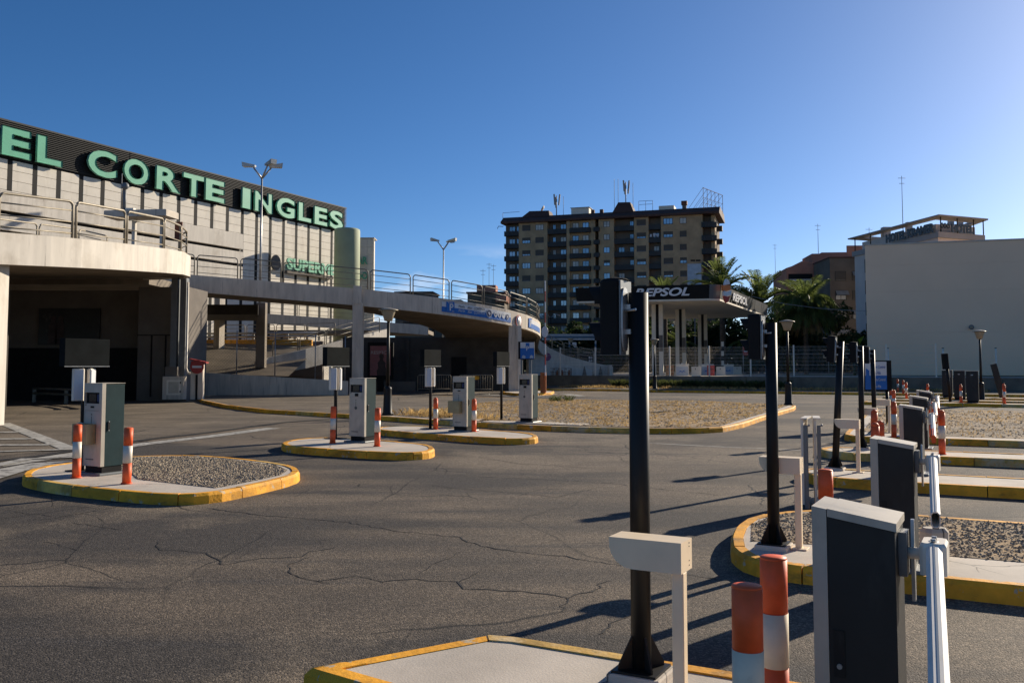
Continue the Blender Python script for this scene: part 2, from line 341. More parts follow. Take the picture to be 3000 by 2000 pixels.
M['awning'] = mat('awning_cloth', (.28,.26,.22), .9, var=.15, scale=1)
M['laundry'] = mat('laundry', (.5,.5,.5), .9)
M['cardboard'] = mat('crate_wood', (.30,.20,.11), .9)
M['print'] = mat('faint_print', (.115,.115,.11), .6)

# ================================================================ ground, paint, islands
tag(MB().quad((-500,-3,0),(500,-3,0),(500,900,0),(-500,900,0)).build('ground', M['asphalt']), kind='structure')
tag(MB().quad((-500,-500,.012),(500,-500,.012),(500,-3,.012),(-500,-3,.012)).build('bounce_ground', M['bounce_pale']), kind='structure')  # unseen pale ground added behind the camera to bounce warm sunlight
def sheet(name, poly, z, m, kind='structure', parent=None):
    o = MB().add([(p[0],p[1],z) for p in ccw(poly)], [tuple(range(len(poly)))]).build(name, m, parent)
    if kind: tag(o, kind=kind)
    return o
def strip(pts, wd):                           # flat ribbon along points
    l, r = [], []
    for i, p in enumerate(pts):
        a, b = Vector(pts[max(i-1,0)]), Vector(pts[min(i+1,len(pts)-1)]); d = (b-a).normalized(); n = Vector((-d.y,d.x))*wd/2
        l.append(tuple(Vector(p)+n)); r.append(tuple(Vector(p)-n))
    return l+r[::-1]
# the older, browner asphalt left of the drain
sheet('ramp_apron', [(-9.15, 16.28),(-8.42, 17.99),(-7.69, 21.82),(-6.55, 26.06),(-4.73, 27.39),(-5.57, 29.67),(-15.71, 44.47),(-16,47),(-60,47),(-60,12)], .004, M['old_asphalt'])
sheet('drain_edge', strip([(-8.34, 14.29),(-7.92, 16.92),(-7.53, 18.77),(-6.85, 20.77),(-6.17, 23.49)], .42), .008, M['line'])
sheet('drain_channel', strip([(-8.81, 15.09),(-8.38, 16.22),(-8.22, 18.29),(-7.94, 19.81),(-7.27, 22.04),(-6.47, 25.75),(-5.06, 28.11)], .20), .012, M['drain'])
# painted hatching by the concrete pillar
for i, (a, b, wd) in enumerate([((-14.22, 25.44),(-8.41, 17.4),.32),((-14.33, 24.02),(-13.44, 24.57),.35),((-13.01, 21.82),(-11.92, 22.04),.35),
        ((-11.8, 19.81),(-10.49, 19.99),.32),((-10.9, 18.29),(-9.33, 18.45),.30),((-9.85, 16.86),(-8.47, 17.4),.22)]):
    sheet('road_marking', strip([a,b], wd), .0125+.0012*i, M['line'])
sheet('road_marking', strip([(-8.23, 14.29),(-8.31, 15.63),(-7.72, 15.92),(-7.05, 16.1)], .25), .0205, M['line'])
sheet('road_marking', strip([(-7.45, 12.69),(-7.65, 14.01),(-7.63, 14.78),(-7.17, 15.09)], .5), .022, M['line'])
sheet('road_marking', strip([(2.87, 18.94),(4.19, 18.06),(5.52, 17.33)], .10), .004, M['line'])
sheet('road_marking', strip([(2.35, 52.05),(1.09, 48.5)], .7), .005, M['line'])
sheet('road_marking', strip([(3.65, 48.5),(3.03, 52.05)], .7), .005, M['line'])
sheet('road_marking', strip([(-3.09, 54.72),(-0.18, 48.5),(2.47, 46.91)], .35), .006, M['line'])

# cracks in the asphalt
rc = random.Random(11)
def crack(pts, w0):
    q = []
    for a, b in zip(pts[:-1], pts[1:]):
        a, b = Vector(a), Vector(b); n = max(2, int((b-a).length/.07)); d = (b-a).normalized(); nn = Vector((-d.y,d.x))
        for i in range(n): q.append(a.lerp(b,i/n)+nn*rc.uniform(-.022,.022)+d*rc.uniform(-.02,.02))
    q.append(Vector(pts[-1])); l, r = [], []
    for i, p in enumerate(q):
        d = (q[min(i+1,len(q)-1)]-q[max(i-1,0)]).normalized(); nn = Vector((-d.y,d.x)); w_ = w0*rc.uniform(.35,1.3)*(.25 if i in (0,len(q)-1) else 1); l.append(p+nn*w_/2); r.append(p-nn*w_/2)
    n = len(q); tag(MB().add([(p.x,p.y,.003) for p in l+r], [(i,n+i,n+i+1,i+1) for i in range(n-1)]).build('asphalt_crack', M['drain']), kind='structure')
CR = [
 ([(-3.45, 10.33),(-2.75, 9.88),(-2.13, 9.6),(-1.68, 9.39),(-1.11, 8.91),(-0.47, 8.58),(-0.4, 8.36),(-0.21, 8.11),(-0.04, 7.99),(0.17, 7.85),(0.46, 7.75),(0.66, 7.53),(0.81, 7.45),(1.37, 7.06),(1.62, 6.88)],.016),
 ([(-3.24, 8.36),(-3.07, 8.02),(-2.62, 7.88),(-2.32, 7.41),(-2.09, 7.66),(-1.74, 7.7),(-1.75, 7.92),(-1.55, 8.11)],.014),
 ([(-1.7, 7.7),(-1.8, 7.37),(-1.67, 7.03),(-1.46, 6.85),(-1.31, 6.76)],.014),
 ([(-1.46, 6.85),(-1.33, 6.93),(-1.19, 7.03),(-0.97, 6.82),(-0.79, 6.93),(-0.41, 6.82),(-0.33, 6.63),(-0.07, 6.56),(0.1, 6.56),(0.25, 6.47),(0.39, 6.38),(0.55, 6.54),(0.64, 6.66),(0.64, 6.76),(0.75, 6.88)],.015),
 ([(-0.38, 6.82),(-0.23, 7.25)],.010),
 ([(-0.73, 7.1),(-0.45, 7.92)],.009),
 ([(0.39, 6.38),(0.33, 6.1),(0.3, 5.98)],.010),
 ([(0.53, 5.49),(0.62, 5.76),(0.74, 5.9),(0.98, 6.19)],.013),
 ([(-1.15, 12.33),(-0.44, 11.79),(0.18, 11.48),(0.54, 11.18),(1.05, 11.92)],.016),
 ([(-1.0, 13.4),(-0.19, 13.16),(0.8, 12.77),(1.47, 12.44),(1.56, 12.26),(1.83, 12.02),(2.27, 11.63),(2.61, 11.33)],.018),
 ([(-0.6, 16.1),(0.11, 14.98),(0.59, 14.78),(1.61, 14.06)],.018),
 ([(-5.03, 9.52),(-4.82, 9.64),(-4.74, 9.88),(-4.59, 10.23),(-4.45, 10.48),(-4.31, 10.74),(-4.15, 10.98)],.016),
 ([(-5.5, 10.11),(-5.24, 9.91),(-5.09, 9.88),(-4.85, 9.75)],.012),
 ([(-4.52, 9.39),(-4.21, 9.21),(-3.84, 8.97)],.012),
 ([(-4.3, 8.41),(-3.73, 7.97)],.010),
 ([(3.18, 12.33),(3.12, 11.67),(3.08, 11.21),(2.87, 10.53)],.02)]
for p_, w_ in CR: crack(p_, w_)

KH, KW = .13, .11
def walk(poly, inner, s):                     # point on the outline and on its inset at arc length s
    n = len(poly); i = 0; L_ = [(Vector(poly[(k+1)%n])-Vector(poly[k])).length for k in range(n)]; T = sum(L_); s %= T
    while s > L_[i]: s -= L_[i]; i = (i+1) % n
    t = s/L_[i]; j = (i+1) % n
    return (Vector(poly[i]).lerp(Vector(poly[j]),t), Vector(inner[i]).lerp(Vector(inner[j]),t))
def kerbs(parent, poly, m, step=.9, s0=0, s1=None, h=KH, z=0, worn=None, name='kerb_stone'):
    n = len(poly); inner = offset_poly(poly, KW); T = sum((Vector(poly[(k+1)%n])-Vector(poly[k])).length for k in range(n))
    s1 = T if s1 is None else s1; k = max(1, round((s1-s0)/step))
    for i in range(k):
        a = s0+(s1-s0)*i/k+.006; b = s0+(s1-s0)*(i+1)/k-.006; q = max(2, int((b-a)/.18)+1); hj = h+random.uniform(-.005,.004); vs = []
        for t in range(q+1):
            o, ii = walk(poly, inner, a+(b-a)*t/q); d = (ii-o)
            for f, zz in ((0,-.02),(.06,hj*.75),(.26,hj),(1,hj),(1,-.02)): p = o+d*f; vs.append((p.x,p.y,z+zz))
        fs = [tuple(range(4,-1,-1)), tuple(q*5+c for c in range(5))]
        for t in range(q):
            for c in range(5): e = (c+1) % 5; fs.append((t*5+c,t*5+e,(t+1)*5+e,(t+1)*5+c))
        mm = MB().add(vs, fs); mt = worn if worn and random.random() < .14 else m
        mm.build(name, mt, parent)
    return inner
def stones(parent, poly, n, z, r0=.012, r1=.026, m=None, name='gravel'):
    b = MB(); xs = [p[0] for p in poly]; ys = [p[1] for p in poly]; c = 0
    while c < n:
        x, y = random.uniform(min(xs),max(xs)), random.uniform(min(ys),max(ys))
        if not inside(poly, x, y): continue
        c += 1; r = random.uniform(r0,r1); a = random.uniform(0,6.28); ca, sa = math.cos(a)*r, math.sin(a)*r; e = random.uniform(.4,.9); h = r*random.uniform(.35,.8)
        b.add([(x+ca*1.3,y+sa*1.3,z+h*.3),(x-sa*e,y+ca*e,z+h*.4),(x-ca*1.2,y-sa*1.2,z+h*.2),(x+sa*e,y-ca*e,z+h*.5),(x+ca*.2,y+sa*.2,z+h*1.3)], [(0,1,4),(1,2,4),(2,3,4),(3,0,4)])
    return tag(b.build(name, m or M['stone_a'], parent), kind='stuff')
def inside(poly, x, y):
    c = False; n = len(poly)
    for i in range(n):
        (x1,y1),(x2,y2) = poly[i], poly[i-1]
        if (y1 > y) != (y2 > y) and x < (x2-x1)*(y-y1)/(y2-y1)+x1: c = not c
    return c
def tufts(parent, poly, n, z, h0, h1, m, name='grass', lean=.5, blades=4, wd=.006):
    b = MB(); xs = [p[0] for p in poly]; ys = [p[1] for p in poly]; c = 0
    while c < n:
        x, y = random.uniform(min(xs),max(xs)), random.uniform(min(ys),max(ys))
        if not inside(poly, x, y): continue
        c += 1
        for k in range(blades):
            a = random.uniform(0,6.28); h = random.uniform(h0,h1); l = random.uniform(.1,lean)*h*2; dx, dy = math.cos(a), math.sin(a)
            bx, by = x+random.uniform(-.05,.05), y+random.uniform(-.05,.05)
            b.add([(bx-dy*wd,by+dx*wd,z),(bx+dy*wd,by-dx*wd,z),(bx+dx*l*.5,by+dy*l*.5,z+h*.7),(bx+dx*l,by+dy*l,z+h)], [(0,1,2),(0,2,3)])
    return tag(b.build(name, m, parent), kind='stuff')
def island(label, poly, sm=1, step=.9, m='kerb', fill='slab', grp='kerbed islands between the lanes'):
    poly = ccw(smooth_poly(poly, sm) if sm else poly)
    t = tag(bpy.data.objects.new('traffic_island', None), label, 'traffic island', grp); C.objects.link(t)
    inner = kerbs(t, poly, M[m], step, worn=M['kerb_pale'])
    q = offset_poly(poly, KW+.004); MB().add([(p[0],p[1],KH-.008) for p in q], [tuple(range(len(q)))]).build('slab', M[fill], t)
    return t, q
gravel_base = M['gravel']
def bed(t, poly, n, r0=.012, r1=.026, z=KH-.004, both=True):          # gravel bed let into an island
    poly = ccw(poly); MB().add([(p[0],p[1],z) for p in poly], [tuple(range(len(poly)))]).build('gravel_bed', gravel_base, t)
    stones(t, poly, n, z-.002, r0, r1, M['stone_a'])
    if both: stones(t, poly, n//2, z-.002, r0, r1, M['stone_b'])

# near islands, right-hand row: A under the near signal, then B to E going away
iA, _ = island('pale concrete island in the near foreground with chipped yellow kerb', [(-1.03,4.52),(-.10,5.12),(.35,4.88),(1.6,4.20),(6,1.81),(5.4,.72),(.55,3.36),(-.46,4.10)], 0)
B_out = [(1.80,7.68),(2.15,8.75),(2.62,9.30),(3.3,9.52),(4.1,9.10),(12.3,4.65),(10.8,2.15),(2.95,6.42),(2.15,6.72),(1.78,7.05)]
iB, _ = island('second island with gravel bed and white closure board behind it', B_out, 1)
bed(iB, [(2.02,7.75),(2.25,8.6),(2.66,9.14),(3.3,9.34),(4.0,9.0),(9,6.28),(8.25,4.75),(3.15,7.28),(2.5,7.62)], 9000, .008, .020)
iC, _ = island('third island, narrow, with the leaning black signal pole', [(4.08,13.05),(4.45,13.3),(5.88,12.5),(14,8.1),(13.5,7.1),(5.1,11.55),(4.3,12.0),(4.0,12.5)], 1)
iD, _ = island('fourth island, narrow, between leaning signal and blue parking sign', [(5.5,16.4),(5.9,16.75),(7.43,15.95),(16,11.3),(15.5,10.3),(6.94,14.95),(5.9,15.35),(5.45,15.8)], 1)
E_out = [(7.1,19.5),(7.5,20.5),(12.2,31.0),(13.2,31.5),(24,25.7),(19,13.1),(8.6,18.75),(7.4,19.0)]
iE, _ = island('wide gravel island on the right behind the barrier row', E_out, 1)
eb = [(8.9,19.3),(7.9,20.5),(12.4,30.7),(13.2,31.1),(23.4,25.6),(19.0,14.0)]
MB().add([(p[0],p[1],KH-.004) for p in ccw(eb)], [tuple(range(len(eb)))]).build('gravel_bed', gravel_base, iE)
stones(iE, eb, 6500, KH-.006, .012, .034, M['stone_b']); tufts(iE, eb, 1300, KH-.005, .03, .10, M['straw'], blades=3)
# left-hand row
L1_out = [(-6.78,12.62),(-6.98,13.3),(-6.7,14.4),(-6.21,15.05),(-5.35,15.2),(-4.4,14.7),(-3.4,13.8),(-3.0,13.05),(-2.92,12.3),(-3.2,11.3),(-3.5,10.62),(-3.95,10.5),(-4.5,10.74),(-5.6,11.35),(-6.45,12.05)]
iL1, q1 = island('gravel-filled island at left under the first ticket machine', L1_out, 1)
bed(iL1, [(-6.35,14.2),(-6.1,14.75),(-5.35,14.95),(-4.5,14.5),(-3.55,13.65),(-3.2,13.0),(-3.14,12.4),(-3.4,11.6),(-3.6,11.1),(-4.15,11.45),(-4.9,11.95),(-5.35,12.75),(-5.9,13.35),(-6.4,13.6)], 9000, .009, .022)
iL2, _ = island('rounded concrete island under the second ticket machine', [(-4.52,17.75),(-4.35,18.6),(-3.8,18.95),(-2.9,18.4),(-1.9,17.6),(-1.5,17.05),(-1.34,16.2),(-1.48,15.6),(-2.02,15.48),(-3.3,16.2),(-4.2,16.85)], 1)
iL3, _ = island('rounded concrete island under the machine with brass tray, third in the row', [(-3.3,21.9),(-3.0,22.5),(-2.5,22.6),(-1.6,21.95),(-.5,21.1),(.4,20.15),(.6,19.3),(.42,18.6),(-.3,18.55),(-1.9,19.9),(-3.1,21.0)], 1)
# the big dry bed behind them
R_out = [(-14.9,42.2),(-9.6,32.0),(-5.0,27.85),(-4.0,27.0),(-1.87,24.75),(0,22.97),(1.5,22.1),(2.98,21.55),(4.4,21.55),(5.4,22.3),(7.9,27.9),(10.75,33.9),(10.4,34.7),(8.9,37.2),(7.4,38.9),(3.8,39.4),(1.0,40.6),(-1.2,43.5),(-4.0,45.9),(-15.2,46.6)]
iR, _ = island('broad dry grass bed in the middle with long yellow kerb', R_out, 1, 1.0, grp='')
gb = [(-3.6,27.3),(-1.8,25.3),(0,23.45),(1.5,22.45),(3,21.85),(4.3,21.85),(5.15,22.5),(7.7,28.1),(10.3,33.9),(8.6,36.9),(7.2,38.5),(3.7,39.0),(.9,40.0),(-1.4,36),(-2.5,31.5)]
MB().add([(p[0],p[1],KH+.004) for p in ccw(gb)], [tuple(range(len(gb)))]).build('dry_bed', M['gravel'], iR)
pa = [(-14.7,42.2),(-9.5,32.3),(-4.9,28.1),(-3.62,27.0),(-2.52,31.5),(-1.42,36),(.85,40.1),(-1.4,43.2),(-4.1,45.6),(-15.0,46.3)]
MB().add([(p[0],p[1],KH) for p in ccw(pa)], [tuple(range(len(pa)))]).build('paved_apron', M['old_asphalt'], iR)
stones(iR, gb, 4200, KH, .012, .038, M['stone_b']); stones(iR, gb, 2600, KH, .010, .032, M['stone_a'])
tufts(iR, gb, 3400, KH, .015, .07, M['straw'], 'dry_grass', wd=.010, lean=1.2)
tufts(iR, [(-3.7,27.4),(-3.1,26.8),(-.5,24.2),(-.3,24.8),(-2.4,28.5)], 220, KH, .06, .24, M['straw'], 'dry_grass', wd=.008)
tufts(iR, [(1.6,38.0),(2.6,38),(2.6,39),(1.6,39)], 45, KH, .08, .28, M['grass'], 'green_weeds', wd=.012)
MB().box(-.55,.55,-.3,.3,KH,KH+.035,Matrix.Translation((-1.35,24.85,0))@Matrix.Rotation(GR,4,'Z')).build('machine_pad', M['slab'], iR)
MB().box(-1.6,1.2,-.32,.32,KH,KH+.02,Matrix.Translation((.75,23.35,0))@Matrix.Rotation(GR,4,'Z')).build('machine_pad', M['slab'], iR)
# far kerb and verge in front of the filling station
fk = [(-2,61.2),(6.2,57.9),(9.0,55.6),(16,52.0),(30,44.6),(34,52),(20,59.6),(2.4,69.2),(-2,71)]
iF, _ = island('far verge with dull yellow kerb below the filling station wall', fk, 0, 1.6, grp='')
MB().add([(p[0],p[1],KH+.004) for p in ccw(offset_poly(ccw(fk),.2))], [tuple(range(len(fk)))]).build('verge_soil', M['soil'], iF)
tufts(iF, [(7.2,64.9),(18,58.9),(17.6,57.9),(7,63.6)], 1100, KH, .15, .6, M['grass'], 'weeds', wd=.02)
tufts(iF, [(3,62),(26,49.5),(28,53),(5,67)], 1600, KH, .05, .2, M['straw'], 'dry_grass', wd=.03)
# kerbed foot of the ramp column and the island of machines far right
iK, _ = island('small bright yellow kerbed island round the ramp column', [(-.6,53.9),(1.1,55.2),(2.5,53.6),(2.2,50.6),(1.0,48.6),(.4,48.6),(-.5,51.5)], 0, 1.2)
for k, (lab, a) in enumerate([('far right island nearest, below the row of dark machines', 0),('far right island behind the first dark machine', 3.4),('far right island, last, by the cream wall', 6.8)]):
    p = gp(17.6,36.6,0,a); island(lab, [gp(*p,-3.2,-.5),gp(*p,-3.2,.5),gp(*p,16,.5),gp(*p,16,-.5)], 0, 2.0)
MB().box(-.3,.3,-.3,.3,0,.001)

# ================================================================ lane furniture
# ---- bollards (red, one white band)
def make_bollard(band, dome):
    t = thing('bollard', '', 'bollard', group='red and white bollards')
    r = .054
    MB().tube((0,0,0),(0,0,.26),r,20).build('lower_tube', M['red'], t)
    MB().tube((0,0,.26),(0,0,.475),r+.0015,20).build('reflective_band', M[band], t)
    b = MB().tube((0,0,.475),(0,0,.69),r,20)
    if dome: b.lathe([(r,.69),(r*.85,.715),(r*.5,.735),(.006,.742)],20)
    else: b.lathe([(r,.69),(r*.96,.697),(r*.5,.702),(.004,.704)],20)
    b.build('upper_tube', M['red'], t)
    MB().tube((0,0,-.002),(0,0,.012),r*1.25,20).build('foot_ring', M['red'], t)
    return t
bf = make_bollard('silver_band', False); bp = make_bollard('band', False); bd = make_bollard('band', True)
BOL = [(bf,.835,3.27,'nearest red and silver bollard, cut off by the bottom of the photo'),(bf,1.07,3.76,'taller looking red and silver bollard between near bollard and dark cabinet'),
 (bp,-5.77,12.09,'left bollard of the pair at the gravel island ticket machine'),(bp,-4.85,11.49,'right bollard of the pair at the gravel island ticket machine'),
 (bp,-3.44,17.47,'left bollard of the pair at the second ticket machine'),(bp,-2.49,16.81,'right bollard of the pair at the second ticket machine'),
 (bd,-1.79,21.3,'domed bollard left of the machine with brass tray, third in the row'),(bd,-.86,20.55,'domed bollard right of the machine with brass tray, third in the row'),
 (bf,2.36,6.88,'red bollard top showing behind the near dark cabinet'),
 (bd,4.74,11.9,'domed red bollard in front, of the two behind the second dark cabinet'),(bd,4.98,12.3,'domed red bollard just behind another, beside the second dark cabinet'),
 (bd,6.14,15.45,'domed bollard standing between two red tops and third dark cabinet'),(bd,7.95,18.95,'bollard beside the left edge of the third dark cabinet'),
 (bd,7.22,15.3,'front domed bollard of the two right of the barrier arms'),(bd,8.72,18.9,'rear domed bollard of the two right of the barrier arms'),
 (bd,11.9,28.3,'far bollard left of the group under the blue parking sign'),(bd,14.6,35,'far bollard with white band behind the blue parking sign'),
 (bd,21.9,51.5,'farthest left small bollard before the cream wall'),(bd,20.9,48.5,'small far bollard right of the group before the cream wall'),
 (bd,17.3,37.8,'small far bollard left of the dark machines, front'),(bd,17.9,41.2,'small far bollard left of the dark machines, middle'),(bd,18.4,44.5,'small far bollard left of the dark machines, rear'),
 (bd,18.1,36.6,'small far bollard close to the dark machines on their left'),(bd,20.9,38.6,'small far bollard right of the dark machines, rear'),(bd,19.3,35.6,'small far bollard right of the dark machines, front')]
used = set()
for src, x, y, lab in BOL:
    z = KH-.004 if y < 33 or x > 17 else 0
    if id(src) not in used: used.add(id(src)); src.location = (x,y,z); src['label'] = lab; src.rotation_euler = (0,0,random.random()*6)
    else:
        c = again(src, lab, (x,y,z), random.random()*6)
        c.rotation_euler = (random.uniform(-.018,.018), random.uniform(-.018,.018), random.random()*6)

# ---- ticket machines of the left row
def make_machine():
    t = thing('ticket_machine', '', 'ticket machine', group='ticket machines')
    w2, d2 = .185, .18
    MB().bev(-.26,.26,-.25,.25,0,.03,.008).build('base_plate', M['machine_dk'], t)
    MB().box(-w2+.02,w2-.01,-d2+.03,d2-.02,.03,.115).build('plinth', M['black_matt'], t)
    b = MB().bev(-w2,w2,-d2+.055,d2,.115,1.225,.006).build('cabinet', M['teal'], t)
    MB().plate([(0,-.06),(.012,-.055),(.012,.055),(0,.06)], .03, Matrix.Translation((w2,-.07,.66))).build('lock_handle', M['black'], b)
    for z in (.60,.72): MB().tube((w2+.010,-.07,z),(w2+.016,-.07,z),.009,10).build('lock_cap', M['galv'], b)
    f = MB(); y0, y1 = -d2, -d2+.055
    f.box(-w2,-w2+.012,y0,y1,.115,1.235); f.box(w2-.055,w2+.002,y0-.004,y1,.115,1.237)                  # edge profiles
    f.box(-w2+.012,w2-.055,y0,y1,1.115,1.235)                                                          # hood
    f.build('front_frame', M['machine'], t)
    MB().box(-w2-.002,w2+.004,-d2-.006,d2+.002,1.237,1.243).build('lid', M['machine'], t)
    p = MB().box(-w2+.0125,w2-.0555,y0+.002,y1,.87,.965).build('slot_plate', M['machine'], t)
    MB().box(-.05,.02,y0-.002,y0+.004,.905,.93).build('ticket_slot', M['black_matt'], p)
    MB().tube((-.15,y0-.003,.945),(-.15,y0+.004,.945),.008,8).build('call_button', M['black'], p)
    s = MB().box(-w2+.0125,w2-.0555,y0+.03,y1,.965,1.115).build('display_recess', M['black_matt'], t)
    MB().box(-.115,.03,y0+.022,y0+.029,.985,1.095).build('screen', M['screen'], s)
    MB().box(.05,.10,y0+.022,y0+.029,.99,1.09).build('reader', M['navy'], s)
    l = MB().box(-w2+.0125,w2-.0555,y0+.004,y1,.117,.866).build('lower_door', M['machine'], t)
    k = MB(); yy = y0+.002
    k.plate([(-.004,.70),(.004,.70),(.004,.79),(-.004,.79)],.003,Matrix.Translation((-.03,yy,0)))
    k.plate([(math.cos(a)*.032,.665+math.sin(a)*.032) for a in [i*.628 for i in range(10)]],.003,Matrix.Translation((-.03,yy,0)))
    k.plate([(-.008,.805),(.008,.805),(.008,.825),(-.008,.825)],.003,Matrix.Translation((-.03,yy,0)))
    k.build('pictogram', M['print'], l)
    MB().plate([(-.13,.20),(.03,.20),(.03,.215),(-.13,.215)],.003,Matrix.Translation((0,yy,0))).build('maker_mark', M['print'], l)
    return t
mach = make_machine()
MAC = [(-5.65,12.60,'ticket machine with brass tray on the gravel island'),(-2.93,17.83,'ticket machine with pale front, no tray, second in the row'),
       (-1.10,20.72,'ticket machine with brass tray, third in the row'),(.43,23.62,'ticket machine at the dry grass bed, farthest of the row')]
ms = [mach]+[again(mach, lab, (0,0,0), 0) for x, y, lab in MAC[1:]]
for i, ((x, y, lab), o) in enumerate(zip(MAC, ms)):
    o.location = (x,y,KH-.006 if i < 3 else KH+.016); o.rotation_euler = (0,0,GR); o['label'] = lab
    if i in (0,2):
        b = MB(); a0, a1, b0, b1, c0, c1 = -.22,.075,-.33,-.19,.42,.69
        b.box(a0,a1,b0,b1,c0,c0+.006); b.box(a0,a0+.006,b0,b1,c0+.006,c1); b.box(a1-.006,a1,b0,b1,c0+.006,c1); b.box(a0+.006,a1-.006,b0,b0+.006,c0+.006,c1); b.box(a0+.006,a1-.006,b1-.006,b1,c0+.006,c1)
        tr = b.build('ticket_tray', M['brass'], o)
        if i == 0: MB().quad((-.19,-.31,.685),(-.10,-.30,.70),(-.09,-.24,.688),(-.18,-.23,.71)).build('waste_paper', M['white_paint'], tr)
    else:
        MB().box(-.05,.03,-.186,-.176,.89,.945).build('receipt_slot', M['black_matt'], o)

# ---- signs on black posts beside the machines
def make_lane_sign():
    t = thing('lane_sign', '', 'sign', group='dark lane signs')
    MB().box(-.2,.2,-.12,.12,0,.012).build('foot_plate', M['black_matt'], t)
    MB().tube((0,0,.012),(0,0,1.80),.035,14).build('post', M['black'], t)
    b = MB().bev(-.06,.06,-.36,.36,1.47,1.86,.008).build('sign_box', M['sign_back'], t)
    MB().box(.0605,.066,-.36,.36,1.466,1.474).build('drip_edge', M['galv'], b)
    for s in (-1,1):
        m = Matrix.Translation((0,s*.095,0)) @ Matrix.Rotation(s*.45,4,'Z')
        c = MB().bev(-.045,.045,-.075,.075,.99,1.44,.012,m).build('light_box', M['white_paint'], t)
        MB().box(.0455,.05,-.06,.06,1.01,1.42,m).build('diffuser', M['sign_white'], c)
    return t
ls = make_lane_sign()
for i, (x, y, lab) in enumerate([(-6.07,12.87,'wide dark sign panel on black post at the gravel island'),(-3.61,18.6,'dark sign panel on black post by the pale ticket machine'),
        (-1.93,21.5,'dark sign panel on black post, third in the row, before the barriers'),(-.29,24.85,'dark sign panel in front of the ramp column')]):
    o = ls if i == 0 else again(ls, lab, (0,0,0), 0)
    o.location = (x,y,KH-.005); o.rotation_euler = (0,0,GR); o['label'] = lab

# ---- traffic signals of the right row
def make_signal():
    t = thing('traffic_signal', '', 'traffic signal', group='black traffic signals')
    MB().bev(-.13,.13,-.13,.13,-.005,.035,.01).build('footing', M['slab'], t)
    b = MB().box(-.11,.11,-.11,.11,.035,.047)
    b.build('base_plate', M['black'], t)
    for k in range(4):
        m = Matrix.Rotation(R(45+90*k),4,'Z')
        MB().plate([(.03,.047),(.118,.047),(.118,.065),(.046,.20),(.03,.20)], .01, m).build('gusset', M['black'], t)
        m2 = Matrix.Rotation(R(90*k),4,'Z')
    b = MB().lathe([(.048,.047),(.048,1.83)],24); b.build('pole', M['black'], t)
    h = MB().bev(-.17,-.066,-.085,.085,1.53,1.895,.012).lathe([(.075,1.895),(.05,1.905),(.003,1.912)],12,(-.118,0,0)); hd = h.build('signal_head', M['black_matt'], t)
    for z in (1.62,1.80):
        MB().tube((-.1705,0,z),(-.18,0,z),.062,16).build('lens', M['lens'], hd)
        v = MB(); n = 12
        for i in range(n):
            a0, a1 = math.pi*(i/n*1.2-.1), math.pi*((i+1)/n*1.2-.1); r = .072
            q = lambda a, x, rr: (x, math.cos(a)*rr, z+math.sin(a)*rr)
            lg = lambda a: -.175-.075*(.35+.65*max(0,math.sin(a)))
            v.add([q(a0,-.170,r),q(a1,-.170,r),q(a1,lg(a1),r),q(a0,lg(a0),r),q(a0,-.170,r-.004),q(a1,-.170,r-.004),q(a1,lg(a1),r-.004),q(a0,lg(a0),r-.004)],
                  [(0,1,2,3),(7,6,5,4),(3,2,6,7)])
        v.build('visor', M['black_matt'], hd)
    pl = [(math.copysign(min(.04,.04*abs(math.cos(a))**.5),math.cos(a)), 1.70+.155*math.sin(a)) for a in [i*2*math.pi/24 for i in range(24)]]
    bk = MB().plate(pl, .008, Matrix.Translation((-.050,-.05,0)) @ Matrix.Rotation(R(90),4,'Z')).build('bracket_plate', M['galv'], t)
    MB().box(-.0655,-.057,-.085,.055,1.53,1.89).build('rear_cover', M['machine_dk'], t)
    for z in (1.64,1.76): MB().box(-.046,-.02,-.055,-.035,z-.012,z+.012).build('bracket_arm', M['galv'], bk)
    MB().tube((-.046,-.06,1.74),(.02,-.085,1.745),.006,8).build('bolt', M['galv'], bk)
    return t
sg = make_signal()
for i, (x, y, lx, lab) in enumerate([(.615,4.40,.0,'tall black traffic signal in the near foreground'),(2.13,7.46,.003,'black traffic signal at the gravel bed island, second from camera'),
        (4.62,13.05,.062,'leaning black traffic signal pole, third from camera'),(6.22,16.2,.01,'black traffic signal, fourth from camera, beside the leaning one'),(7.93,19.9,-.004,'black traffic signal in front of the blue parking sign')]):
    o = sg if i == 0 else again(sg, lab, (0,0,0), 0)
    o.location = (x,y,KH-.004); o.rotation_euler = (0,lx,GR); o['label'] = lab

